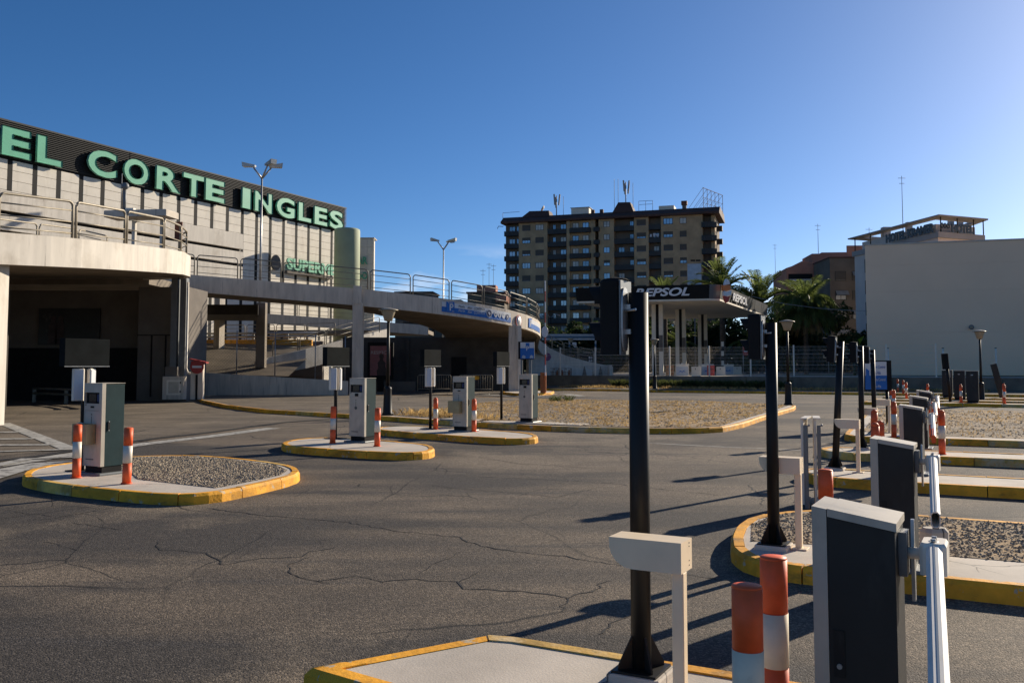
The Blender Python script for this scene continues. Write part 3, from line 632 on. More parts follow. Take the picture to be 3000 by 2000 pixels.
# ---- cream detector boxes on square posts
def make_box():
    t = thing('detector_post', '', 'post box', group='cream boxes on square posts')
    MB().bev(-.07,.07,-.07,.07,0,.01,.003).build('foot_plate', M['cream_box'], t)
    MB().bev(-.026,.026,-.026,.026,.01,.60,.004).build('post', M['cream_box'], t)
    pr = [(.027,.60),(.027,.73),(-.30,.73)]+[(-.30-.0*i+0,.73) for i in range(0)]
    for i in range(9): a = math.pi*(1-.0)+math.pi/2*i/8; pr.append((-.195+.105*math.cos(a), .705+.105*math.sin(a)))
    pr = [(p[0], max(p[1],.60)) for p in pr]
    b = MB().plate(pr, .15, Matrix.Translation((0,.02,0))).build('hood_box', M['cream_box'], t)
    for z in (.62,.64,.70,.715): MB().tube((.027,.055,z),(.0285,.055,z),.003,6).build('rivet', M['black_matt'], b)
    return t
bx_ = make_box()
for i, (x, y, lab) in enumerate([(.715,3.93,'cream curved box on post at the near signal'),(2.33,7.44,'cream box on post at the second signal'),(4.83,12.72,'cream box on post at the leaning signal'),
        (6.50,16.25,'cream box on post at the fourth signal'),(8.38,20.2,'small cream box on post before the blue parking sign')]):
    o = bx_ if i == 0 else again(bx_, lab, (0,0,0), 0)
    o.location = (x,y,KH-.006); o.rotation_euler = (0,0,GR); o['label'] = lab

# ---- barrier cabinets with arms
def octo(h, w2, c): return [(-w2+c,-h),(w2-c,-h),(w2,-h+c),(w2,h-c),(w2-c,h),(-w2+c,h),(-w2,h-c),(-w2,-h+c)]
def make_barrier(length, tip):
    t = thing('barrier_cabinet', '', 'barrier', group='barrier cabinets with lowered arms')
    a = .145; zl, zr = .95, .905
    lid = lambda x, y: zl+(x+a)/(2*a)*(zr-zl)
    MB().bev(-.21,.21,-.21,.21,0,.03,.008).build('base_plate', M['machine_dk'], t)
    b = MB().prism([(-a+.055,-a),(a,-a),(a,a),(-a+.055,a)], .03, lambda x, y: lid(x,y)-.03).build('cabinet', M['slate'], t)
    MB().prism([(-a,-a-.002),(-a+.053,-a-.002),(-a+.053,a+.002),(-a,a+.002)], .03, lambda x, y: lid(x,y)-.001).build('edge_profile', M['machine'], t)
    MB().prism([(-a+.056,-a-.004),(a+.006,-a-.004),(a+.006,a+.004),(-a+.056,a+.004)], lambda x, y: lid(x,y)-.0298, lambda x, y: lid(x,y)-.0285).build('gasket', M['black_matt'], t)
    MB().prism([(-a+.056,-a-.004),(a+.006,-a-.004),(a+.006,a+.004),(-a+.056,a+.004)], lambda x, y: lid(x,y)-.028, lambda x, y: lid(x,y)+.002).build('lid', M['machine'], t)
    p = MB().box(-.075,-.035,-a-.004,-a-.0005,.33,.50).build('lock_plate', M['black'], t)
    MB().tube((-.055,-a-.009,.37),(-.055,-a-.003,.37),.010,12).build('lock', M['galv'], p)
    # pivot on the right side, arm reaching across the lane towards -y
    MB().box(a+.001,a+.03,-.05,.05,.70,.86).build('pivot_housing', M['machine_dk'], t)
    lv = MB(); lv.plate([(-.02,.60),(.02,.60),(.025,.78),(.012,.90),(-.012,.90),(-.03,.78)], .012, Matrix.Translation((a+.045,.03,0)) @ Matrix.Rotation(R(90),4,'Z')); lv.build('counter_lever', M['galv'], t)
    MB().tube((a+.03,-.0,.78),(a+.09,-.0,.78),.022,12).build('pivot_shaft', M['white_paint'], t)
    cl = MB().bev(a+.075,a+.165,-.09,.06,.72,.835,.012).build('arm_clamp', M['white_paint'], t)
    for yy in (-.06,.0): MB().tube((a+.12,yy,.835),(a+.12,yy,.848),.009,8).build('clamp_bolt', M['galv'], cl)
    m = Matrix.Translation((a+.12,-.03,.79)) @ Matrix.Rotation(R(4),4,'Z') @ Matrix.Rotation(R(10.5),4,'X')
    oc = octo(.05,.027,.014); n = 8
    ar = MB(); ar.add([(p[0],0,p[1]) for p in oc]+[(p[0],-length,p[1]) for p in oc]+[(p[0]*.8,-length,p[1]*.86) for p in oc]+[(p[0]*.8,-length+.3,p[1]*.86) for p in oc],
        [((i+1)%n,i,n+i,n+(i+1)%n) for i in range(n)]+[tuple(range(n))]+[((i+1)%n+n,i+n,2*n+i,2*n+(i+1)%n) for i in range(n)]+[((i+1)%n+2*n,i+2*n,3*n+i,3*n+(i+1)%n) for i in range(n)]+[tuple(range(4*n-1,3*n-1,-1))], m=m)
    am = ar.build('arm', M['arm'], t)
    MB().box(-.003,.003,-length+.005,-.02,.0502,.052,m).build('arm_groove', M['beam_blue'], am)
    MB().box(-.018,.018,-length+.02,-.02,-.062,-.0502,m).build('rubber_edge', M['black_matt'], am)
    if tip:
        o2 = [(p[0]*1.03,p[1]*1.02) for p in oc]
        MB().add([(p[0],-length+.35,p[1]) for p in o2]+[(p[0],-length-.003,p[1]) for p in o2], [((i+1)%n,i,n+i,n+(i+1)%n) for i in range(n)]+[tuple(range(2*n-1,n-1,-1))], m=m).build('red_tip', M['red'], am)
    return t
c1 = make_barrier(1.27, False); c3 = make_barrier(1.2, True)
for i, (src, x, y, lab) in enumerate([(c1,1.33,3.52,'nearest dark barrier cabinet with long white arm towards the camera'),(c1,2.83,6.76,'second dark barrier cabinet, white arm with open end'),
        (c3,5.50,12.52,'third dark barrier cabinet, arm with red tip'),(c3,7.32,16.35,'fourth dark barrier cabinet, top peeking over the third'),(c3,9.1,20.05,'farthest dark barrier cabinet of the row')]):
    o = src if i in (0,2) else again(src, lab, (0,0,0), 0)
    o.location = (x,y,KH-.006); o.rotation_euler = (0,0,GR); o['label'] = lab

# ---- white folding closure board standing in the lane
t = thing('closure_board', 'white folding closure board with grey posts standing in the lane', 'board', (3.30,10.35,0), R(-20))
for ox, ang in ((0,R(-4)),(.135,R(3))):
    m = Matrix.Translation((ox,.06*(ox > 0),0)) @ Matrix.Rotation(ang,4,'Z')
    MB().box(-.014,.014,-.02,.42,.04,1.0,m).build('panel', M['white_paint'], t)
    MB().bev(.02,.062,-.045,.0,0,.93,.004,m).build('post', M['machine_dk'], t)
    MB().box(-.016,.062,-.05,.44,1.0005,1.014,m).build('cap_rail', M['white_paint'], t)
    for z in (.12,.93): MB().tube(m@Vector((.062,-.02,z)),m@Vector((.085,-.02,z)),.012,8).build('hinge_pin', M['galv'], t)
# concrete block beside the second cabinet
MB().bev(-.1,.1,-.07,.07,KH-.005,KH+.22,.03,Matrix.Translation((3.28,7.12,0))@Matrix.Rotation(R(10),4,'Z')).build('concrete_block', M['slab'])
tag(bpy.data.objects['concrete_block'], 'rough concrete block right behind the second dark cabinet', 'block')

# ---- blue parking sign on the wide gravel island
t = thing('parking_sign', 'blue and white parking sign in black case behind the last signal', 'sign', (9.35,23.2,KH-.006), R(8))
MB().box(-.36,.40,.02,.22,.85,1.62).build('case', M['black_matt'], t)
f = MB().box(-.33,.26,.008,.019,.88,1.235).build('blue_face', M['blue'], t)
g = MB().box(-.33,.26,.008,.019,1.236,1.59).build('white_face', M['sign_white'], t)
MB().plate([(-.31,1.05),(-.22,1.0),(-.22,1.36),(-.31,1.42)],.006,Matrix.Translation((0,.002,0))).build('arrow', M['blue'], g)
for s_, z, mm, pp in (('Centre Control',1.42,'blue',g),('Planta Alta',1.27,'blue',g),('Centre Control',1.10,'sign_white',f),('Planta Alta',.93,'sign_white',f)):
    text('lettering', s_, .105, M[mm], pp, Matrix.Translation((-.17,.004,z)), .002, sx=.58)
for x in (-.05,.32): MB().tube((x,.12,0),(x,.12,.85),.04,10).build('leg', M['black'], t)

# ---- small lamp posts
def make_lamp():
    t = thing('lamp_post', '', 'lamp post', group='low lamp posts with flat shades')
    MB().lathe([(.17,0),(.165,.05),(.14,.09),(.115,.75),(.125,.80),(.10,.84),(.06,.87)],14).build('base', M['black'], t)
    MB().lathe([(.055,.87),(.042,2.86)],12).build('pole', M['black'], t)
    b = MB().lathe([(.045,2.82),(.12,2.84),(.165,2.98),(.215,3.12),(.22,3.15)],20).build('bowl', M['lamp_glass'], t)
    MB().lathe([(.30,3.151),(.305,3.165),(.20,3.20),(.06,3.235),(.01,3.24)],20).build('shade', M['lamp_cap'], t)
    return t
lp = make_lamp()
for i, (x, y, lab) in enumerate([(-3.75,27.4,'low lamp post between ticket machine and ramp, largest of its kind'),(10.5,34.5,'low lamp post at the kerb tip right of the second signal'),
        (9.15,58.2,'low lamp post before the filling station columns'),(21.2,41,'low lamp post in front of the cream wall'),(5.1,78.5,'low lamp post behind the ramp railing')]):
    o = lp if i == 0 else again(lp, lab, (0,0,0), 0)
    o.location = (x,y,KH if i < 3 else (.0 if i == 3 else .82)); o['label'] = lab

# ---- dark machines and leaning signs far right
mk = thing('pay_column', 'front dark pay column of the far right group', 'machine', (18.55,36.55,KH-.006), GR, 'dark pay columns far right')
MB().bev(-.22,.22,-.19,.19,.1,1.27,.01).build('cabinet', M['slate'], mk); MB().box(-.2,.2,-.17,.17,0,.1).build('plinth', M['black_matt'], mk)
MB().box(-.225,.225,-.195,.195,1.271,1.29).build('lid', M['machine'], mk); MB().box(-.05,.03,-.196,-.191,1.1,1.14).build('lock', M['galv'], mk)
again(mk, 'middle dark pay column of the far right group', (*gp(18.55,36.55,-.6,3.4),KH-.006), GR); again(mk, 'rear dark pay column of the far right group', (*gp(18.55,36.55,-1.25,6.8),KH-.006), GR)
t = thing('leaning_signal', 'thin leaning black signal post in front of the cream wall', 'traffic signal', (18.1,37.5,KH), 0); t.rotation_euler = (0,R(-4),0)
MB().tube((0,0,0),(0,0,1.6),.06,10).build('pole', M['black'], t); MB().bev(-.16,.06,-.1,.1,1.35,2.0,.02).build('signal_head', M['black_matt'], t); MB().box(.061,.09,-.05,.05,1.0,1.5).build('bracket_plate', M['galv'], t)
MB().box(-.35,.35,-.2,.2,-.004,.006).build('foot_plate', M['galv'], t)
t = thing('tilted_board', 'dark board tilted sharply beside the cream wall post', 'board', (23.0,42.5,0), 0); t.rotation_euler = (0,R(-14),0)
MB().box(-.14,.14,-.03,.03,.1,1.75).build('panel', M['slate'], t); MB().tube((0,.06,0),(0,.06,1.2),.03,8).build('prop', M['black'], t)

# ================================================================ department store
def rail_panel(p, q, h=1.1, r=.03, rails=3, n=6, rd=.16):
    p, q = Vector(p), Vector(q); d = q-p; l = d.length; e = d/l; Z = Vector((0,0,1)); b = MB()
    arc = lambda c, s: [c+(-e*s*math.cos(a)+Z*math.sin(a))*rd for a in ([0,.4,.8,1.2,1.57] if s > 0 else [1.57,1.2,.8,.4,0])]
    pts = [p]+arc(p+e*rd+Z*(h-rd),1)+arc(q-e*rd+Z*(h-rd),-1)+[q]
    b.path(pts, r, n)
    for k in range(rails): z = Z*(h*(k+.55)/(rails+.35)); b.tube(p+z, q+z, r*.55, 5)
    return b
def railing(label, pts, m, h=1.1, gap=.12, r=.03, off=0):
    t = tag(bpy.data.objects.new('deck_railing', None), label, 'railing'); C.objects.link(t); t.location = pts[0]
    o = Vector(pts[0])
    for a, b in zip(pts[:-1], pts[1:]):
        a, b = Vector(a)-o, Vector(b)-o; e = (b-a).normalized()*gap/2
        rail_panel(a+e, b-e, h, r).build('railing_panel', m, t)
    return t
def fit(me_list, x0, x1, z0, z1):
    v = [p.co for p in me_list[0].vertices]; a, b = min(p.x for p in v), max(p.x for p in v); c, d = min(p.z for p in v), max(p.z for p in v)
    m = Matrix.Translation((x0,0,z0)) @ Matrix.Diagonal(((x1-x0)/(b-a),1,(z1-z0)/(d-c),1)) @ Matrix.Translation((-a,0,-c))
    for me in me_list: me.transform(m)

st = thing('department_store', 'long pale panelled store with black slatted sign band on top', 'building', (-29.4,52,0), R(64))
X0, X1, ZB, ZT = -11, 32.6, 13.65, 15.85
MB().box(X0,X1,.06,26,0,13.6).build('wall', M['strip'], st)
MB().box(X0,X1-.15,-.05,26,ZB,ZT-.02).build('sign_band', M['slat'], st)
sl = MB()
for seg in ((X0,8.55),(8.62,X1)):
    for i in range(19):
        z = ZB+.06+i*.115
        MB().add([(x,y,zz) for x in seg for y, zz in ((-.052,z),(-.135,z+.012),(-.135,z+.05),(-.052,z+.072))], [(0,1,5,4),(1,2,6,5),(2,3,7,6),(0,3,2,1),(4,5,6,7)]).build('slat', M['slat'], st)
MB().box(X0,X1+.02,-.14,.4,ZT-.018,ZT+.05).build('coping', M['slat'], st)
pm = {}
rows = [(0,5.2),(5.2,7.6)]+[(7.6+.6*i,8.2+.6*i) for i in range(10)]
for k in range(-7,20):
    a, b = .19+1.6*k+.16, .19+1.6*(k+1)-.16
    if k == 19: b = X1
    MB().box(a-.32,a,-.03,.058,0,13.6).build('dark_strip', M['strip'], st)
    for z0, z1 in rows:
        key = (round(b-a,3), round(z1-z0,2))
        if key not in pm: pm[key] = MB().bev(0,b-a,-.04,.058,.012,z1-z0-.012,.006).mesh('wall_panel', M['panel'])
        o = obj('wall_panel', pm[key], st); o.location = (a,0,z0)
# big green letters
sg_ = thing('store_sign', 'huge green raised letters on the black roof band of the store', 'sign', (-29.4,52,0), R(64))
LT = [('E',-.31,1.44),('L',1.94,3.57),('C',5.5,7.64),('O',8.29,10.29),('R',11.02,13.07),('T',13.45,15.41),('E',15.61,17.48),('I',19.45,20.32),('N',20.85,22.8),('G',23.41,25.62),('L',26.15,27.8),('E',28.27,30.02),('S',30.41,32.3)]
for i, (ch, a, b) in enumerate(LT):
    z0, z1 = 13.76, 15.42-.012*i
    if ch in 'COGS': z0 -= .04; z1 += .04
    f = text('letter', ch, 2, M['sign_green'], sg_, depth=.02, bold=.075, fill='BOTH')
    r = text('letter_rim', ch, 2, M['sign_rim'], f, depth=.09, bold=.085, fill='NONE')
    dx_ = -.25-.009*a; fit([f.data, r.data], a+dx_-.03, b+dx_+.03, z0, z1); f.data.transform(Matrix.Translation((0,-.37,0))); r.data.transform(Matrix.Translation((0,-.34,0)))
    bk = MB().box(a+.3,b-.3,-.28,-.14,z0+.2,z0+.3).build('mounting_bar', M['black_matt'], sg_)
sp = thing('supermarket_sign', 'green lettering low on the store wall beside the round tower', 'sign', (-29.4,52,0), R(64))
f = text('lettering', 'SUPERME', 1, M['sign_green'], sp, depth=.06, bold=.03); fit([f.data], 24.1, 30.6, 9.5, 10.45); f.data.transform(Matrix.Translation((0,-.5,0)))
MB().box(24.3,30.4,-.42,-.05,9.2,9.42).build('sign_rail', M['pale_wall'], sp)
MB().plate([(math.cos(a)*.55,9.9+math.sin(a)*.62) for a in [i*.35 for i in range(18)]],.1,Matrix.Translation((22.9,-.4,0))).build('round_emblem', M['pale_wall'], sp)
# annex and round tower
an = thing('store_annex', 'pale tiled store wall right of the round tower', 'building', (-13.85,84,0), 0)
for z0, z1 in [(0,8)]+[(8+.78*i,8.78+.78*i) for i in range(7)]:
    for j in range(3): MB().bev(-.95+.64*j+.006,-.95+.64*(j+1)-.006,-.06,.1,z0+.008,z1-.008,.006).build('wall_panel', M['panel'], an)
MB().box(-1.0,.8,.1,1.6,0,13.5).build('wall', M['panel'], an); MB().box(-1.04,1.0,-.1,1.65,13.501,13.58).build('coping', M['slab'], an)
a2 = thing('annex_sign', 'green letters partly hidden behind the round tower', 'sign', (-13.85,83.9,0), 0)
f = text('lettering', 'AR', 1, M['sign_green'], a2, depth=.05, bold=.03); fit([f.data], -.6,.42,11.05,11.75); f.data.transform(Matrix.Translation((0,-.2,0)))
f = text('lettering', 'DO', 1, M['sign_green'], a2, depth=.05, bold=.03); fit([f.data], -.6,.42,9.65,10.3); f.data.transform(Matrix.Translation((0,-.2,0)))
tw = thing('round_tower', 'greenish grey round tower standing at the store corner', 'tower', (-13.94,76,0), 0)
MB().lathe([(1.08,0),(1.08,13.0),(1.04,13.12),(.95,13.14)],40).build('shaft', M['cyl'], tw); MB().lathe([(.94,13.0),(.94,13.17),(.01,13.2)],32).build('cap', M['cyl'], tw)
# white parapet of the upper ramp in front of the store
up = thing('upper_ramp', 'white parapet of three long beams in front of the store wall', 'ramp', (-24.906,49.808,0), R(64))
for z0, z1 in ((9.66,10.7),(8.64,9.46),(7.4,8.44)): MB().bev(-16,13.95,-.2,.055,z0,z1,.02).build('parapet_beam', M['white_concrete'], up)
MB().box(-16,13.9,.06,.195,7.41,10.55).build('slit_shade', M['black_matt'], up); MB().box(-16,13.9,.21,4.2,7.2,7.6).build('deck_slab', M['soffit'], up)  # black sheet added behind the beams so their gaps read as shade
for x in (-8,-1,6,12.6): MB().box(x-.25,x+.25,.3,.8,0,7.2).build('column', M['concrete'], up)
# stair kiosk roof on the deck with antenna and speaker
kx = thing('stair_kiosk', 'small stained concrete kiosk roof above the left deck railing', 'kiosk', (-15.9,38.6,5.9), R(-8))
MB().bev(-1.5,1.35,-.5,.6,2.05,2.33,.03).build('roof_slab', M['slab'], kx); MB().box(-.6,-.45,.2,.35,0,2.05).build('leg', M['white_concrete'], kx); MB().box(.7,.85,.2,.35,0,2.05).build('leg', M['white_concrete'], kx)
MB().box(1.0,1.35,.9,.94,1.2,2.0).build('door_leaf', M['rust'], kx)
an_ = thing('speaker_mast', 'short grey mast with round speaker on the kiosk roof', 'mast', (-16.6,38.4,8.25), 0)
MB().tube((0,0,0),(0,0,.95),.07,8).build('mast', M['grey_metal'], an_); MB().lathe([(.15,0),(.17,.08),(.10,.2)],14,m=Matrix.Translation((.05,-.05,1.0))@Matrix.Rotation(R(70),4,'X')).build('speaker', M['grey_metal'], an_)
MB().tube((-.14,0,0),(-.14,0,1.6),.015,5).build('whip', M['galv'], an_); MB().box(.1,.45,-.15,.1,.0,.08).build('junction_box', M['white_paint'], an_)

# ================================================================ parking decks
def ribbon(b, outer, th, zb, zt):             # wall along 3-D outline points (x,y); zb, zt lists
    n = len(outer); inn = []
    for i, p in enumerate(outer):
        a, c = Vector(outer[max(i-1,0)]), Vector(outer[min(i+1,n-1)]); d = (c-a).normalized(); inn.append((p[0]-d.y*th, p[1]+d.x*th))
    vs = [(p[0],p[1],zb[i]) for i, p in enumerate(outer)]+[(p[0],p[1],zt[i]) for i, p in enumerate(outer)]+[(p[0],p[1],zt[i]) for i, p in enumerate(inn)]+[(p[0],p[1],zb[i]) for i, p in enumerate(inn)]
    fs = [(0,3*n,2*n,n),(n-1,2*n-1,3*n-1,4*n-1)]
    for i in range(n-1):
        for k in range(4): e = (k+1) % 4; fs.append((k*n+i, k*n+i+1, e*n+i+1, e*n+i))
    return b.add(vs, fs)
D1 = [(-14.55,21.0),(-13.98,22.8),(-13.52,24.2),(-13.08,25.5),(-12.78,26.7),(-12.5,28.4),(-12.38,30),(-12.27,32),(-12.42,34),(-12.84,35.5),(-13.3,37.2),(-14.0,39.2),(-15.0,41.2),(-16.4,43),(-18,44.4)]
z1 = [4.98+.0745*(p[1]-21.5) for p in D1]
dk = thing('parking_deck', 'sunlit curved concrete parking deck at left with dark space below', 'parking deck', (-13.6,24.4,0), 0)
dk.location = (0,0,0)
ribbon(MB(), D1, .22, [z-.86 for z in z1], z1).build('parapet', M['white_concrete'], dk)
sf = MB(); n = len(D1)
for i in range(n-1):
    a, b = D1[i], D1[i+1]; za, zc = z1[i]-.80, z1[i+1]-.80
    sf.add([(a[0]-.221,a[1],za),(b[0]-.221,b[1],zc),(-46,b[1],zc),(-46,a[1],za),(a[0]-.221,a[1],za+.35),(b[0]-.221,b[1],zc+.35),(-46,b[1],zc+.35),(-46,a[1],za+.35)], [(3,2,1,0),(4,5,6,7),(0,1,5,4)])
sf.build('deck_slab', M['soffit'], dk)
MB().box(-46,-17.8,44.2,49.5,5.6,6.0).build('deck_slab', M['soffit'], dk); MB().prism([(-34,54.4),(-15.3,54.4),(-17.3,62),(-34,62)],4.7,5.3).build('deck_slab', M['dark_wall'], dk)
for i, (yy, zz) in enumerate(()): MB().box(-46,D1[min(n-1,4+i*2)][0]-.6,yy-.22,yy+.22,zz-.45,zz+.12).build('downstand_beam', M['soffit'], dk)
MB().bev(-14.55,-13.80,24.0,24.75,0,4.4,.03).build('pillar', M['white_concrete'], dk)
for x in (-14.95,-15.35): MB().box(x-.14,x+.14,41.0,41.35,.1,5.6).build('steel_column', M['grey_metal'], dk)
MB().path([(-14.70,40.9,5.4),(-14.70,40.9,1.5),(-14.62,40.88,1.3),(-14.2,40.8,1.2)],.05,8).build('downpipe', M['white_paint'], dk)
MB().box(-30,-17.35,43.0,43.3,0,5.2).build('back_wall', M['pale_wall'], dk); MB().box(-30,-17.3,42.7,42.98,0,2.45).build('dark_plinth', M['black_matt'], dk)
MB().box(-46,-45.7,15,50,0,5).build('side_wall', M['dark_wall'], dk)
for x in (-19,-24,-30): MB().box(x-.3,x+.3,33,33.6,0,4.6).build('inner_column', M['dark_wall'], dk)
sh = thing('plant_room', 'shaded blue grey box room under the left deck', 'building', (-16.1,42.3,0), 0)
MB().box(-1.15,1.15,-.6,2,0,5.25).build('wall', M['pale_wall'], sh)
for x in (-.5,.15,.75): MB().box(x-.03,x+.03,-.64,-.601,.2,3.0).build('fence_post', M['black_matt'], sh)
MB().box(-1.15,1.15,-.66,-.641,3.0,3.04).build('fence_rail', M['black_matt'], sh)
ps = thing('wall_poster', 'dark poster with dim figures on the wall under the deck', 'poster', (-21.0,42.9,3.45), 0)
MB().box(-1.45,1.45,-.05,.05,-.85,.88).build('print', M['poster_dark'], ps)
for x in (-.75,-.4): MB().plate([(x-.25,-.8),(x+.2,-.8),(x+.17,.1),(x+.1,.25),(x+.13,.45),(x,.55),(x-.11,.45),(x-.1,.25),(x-.2,.1)],.01,Matrix.Translation((0,-.056,0))).build('figure', M['poster_fig'], ps)
gr = thing('guard_rail', 'dark curved guard rail in the shade under the left deck', 'guard rail', (-16.6,36,0), 0)
gpts = [(-4.6,4.2,.62),(-2.4,2.6,.62),(-.6,.8,.60),(.7,-1.0,.58),(1.1,-1.9,.56)]
MB().path(gpts,.05,6).build('top_beam', M['galv'], gr); MB().path([(p[0],p[1],p[2]-.22) for p in gpts],.06,6).build('lower_beam', M['rail_dark'], gr)
for p in gpts: MB().box(p[0]-.06,p[0]+.06,p[1]+.05,p[1]+.15,0,p[2]+.03).build('post', M['rail_dark'], gr)
zr = lambda p: (p[0]-.1, p[1], 4.98+.0745*(p[1]-21.5)-.03)
railing('thick tube railing along the sunlit left deck', [zr(p) for p in [(-15.4,21.2),(-13.75,24.1),(-12.82,26.5),(-12.5,29.3),(-12.38,32.2),(-12.95,35.4),(-13.8,38.4),(-15.1,41)]], M['rail'], 1.12, .14, .04)
railing('second railing seen through the first on the left deck', [(-17.5,30,5.6),(-17.2,32.6,5.8),(-17.0,35.2,6.0),(-17,37.8,6.1)], M['rail'], .95, .14, .03)

# electric cabinet and no-entry sign at the kerb start
ec = thing('electric_cabinet', 'grey utility pillar with pale metal door at the kerb start', 'cabinet', (-15.05,40.6,.12), 0)
MB().bev(-.52,.42,-.2,.2,0,1.02,.015).build('pillar', M['concrete'], ec); d = MB().box(-.33,.3,-.225,-.201,.2,.86).build('door', M['white_paint'], ec)
MB().box(-.24,.22,-.232,-.2255,.28,.78).build('door_panel', M['machine'], d)
for z in (.3,.7): MB().box(.27,.31,-.24,-.226,z,z+.09).build('hinge', M['black_matt'], d)
MB().box(-.45,.1,-.1,.1,1.021,1.45).build('meter_box', M['pale_wall'], ec)
ne = thing('no_entry_sign', 'round red no-entry sign with white bar on a grey housing', 'sign', (-14.02,40.35,.12), 0)
MB().box(-.30,.24,.06,.28,0,1.55).build('housing', M['concrete'], ne)
MB().add([(-.36,.0,1.82),(.40,.0,1.66),(.40,.34,1.66),(-.36,.34,1.82),(-.36,.0,1.76),(.40,.0,1.60),(.40,.34,1.60),(-.36,.34,1.76)],[(0,1,2,3),(7,6,5,4),(4,5,1,0),(5,6,2,1),(6,7,3,2),(7,4,0,3)]).build('sloping_cap', M['sign_red'], ne)
MB().box(-.3,.24,.06,.28,1.551,1.7).build('housing_top', M['sign_red'], ne)
k = MB().lathe([(.30,0),(.31,.012),(.30,.024)],28,m=Matrix.Translation((0,.0,1.45))@Matrix.Rotation(R(90),4,'X')).build('disc', M['sign_red'], ne); MB().box(-.21,.21,-.03,-.0245,1.40,1.50).build('white_bar', M['sign_white'], k)
MB().box(-.07,.02,.03,.058,0,1.1).build('post', M['black_matt'], ne)

# helical ramp
CX, CY, RR = -10.0, 59.9, 11.9
out = [(-20+i*1.25,48.0) for i in range(8)]+[(CX+RR*math.sin(R(a)), CY-RR*math.cos(R(a))) for a in range(0,91,6)]+[(1.9,62.5),(1.9,65),(1.95,67.5),(2.2,70),(3.0,72.2),(4.4,73.8),(6.4,75.0),(8.4,75.4)]
zt = []
s = 0
for i, p in enumerate(out):
    if i: s += (Vector(p)-Vector(out[i-1])).length
    zt.append(6.43-.083*(s-3.2))
zt[-8:] = [4.28,4.08,3.85,3.55,3.05,2.45,1.95,1.55]
rp = thing('helical_ramp', 'curved concrete ramp descending to the right on square columns', 'ramp', (-8.2,48.3,0), 0); rp.location = (0,0,0)
ribbon(MB(), out, .22, [max(.0,z-.9) for z in zt], zt).build('parapet', M['concrete'], rp)
sl = MB(); n = len(out); inn = []
for i, p in enumerate(out):
    a, c = Vector(out[max(i-1,0)]), Vector(out[min(i+1,n-1)]); d = (c-a).normalized(); inn.append((p[0]-d.y*6.3, p[1]+d.x*6.3))
for i in range(n-4):
    za, zc = zt[i]-.84, zt[i+1]-.84; a, b = out[i], out[i+1]; c, d = inn[i+1], inn[i]
    mv = lambda p, q: (p[0]+(q[0]-p[0])*.036, p[1]+(q[1]-p[1])*.036)
    a, b = mv(a,d), mv(b,c)
    sl.add([(*a,za),(*b,zc),(*c,zc),(*d,za),(*a,za+.34),(*b,zc+.34),(*c,zc+.34),(*d,za+.34)], [(3,2,1,0),(4,5,6,7),(2,3,7,6)])
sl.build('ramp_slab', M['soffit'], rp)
MB().bev(-8.48,-7.96,47.97,48.6,0,4.98,.02).build('column', M['concrete'], rp); MB().box(-8.44,-8.0,47.93,48.0,4.9,5.86).build('column', M['concrete'], rp)
MB().bev(-.2,.35,53.6,54.2,0,4.0,.02).build('column', M['concrete'], rp)
MB().box(.33,.56,53.5,53.8,.13,3.98).build('white_pilaster', M['white_concrete'], rp)
MB().path([(x,57+1.2*math.sin(x*.6),4.05-.05*x) for x in (-7,-5.5,-4,-2.5,-1,.2)],.05,6).build('cable', M['black_matt'], rp)
rpts = []
for s_ in range(14): pass
def along(pts, zs, step, s0, s1):
    o = []; acc = 0; nx = s0
    for i in range(len(pts)-1):
        a, b = Vector((*pts[i],zs[i])), Vector((*pts[i+1],zs[i+1])); l = (b-a).length
        while nx <= acc+l and nx <= s1: o.append(tuple(a.lerp(b,(nx-acc)/l))); nx += step
        acc += l
    return o
ins = [((out[i][0]*.985+inn[i][0]*.015), (out[i][1]*.985+inn[i][1]*.015)) for i in range(n)]
railing('long tube railing on the curved ramp edge', along(ins, [z-.03 for z in zt], 2.32, .8, 34), M['rail_dark'], 1.12, .16, .032)
railing('stepped tube railing on the lower ramp near the station', along(ins[-7:], [z-.03 for z in zt[-7:]], 1.55, .2, 13), M['rail'], 1.05, .12, .03)
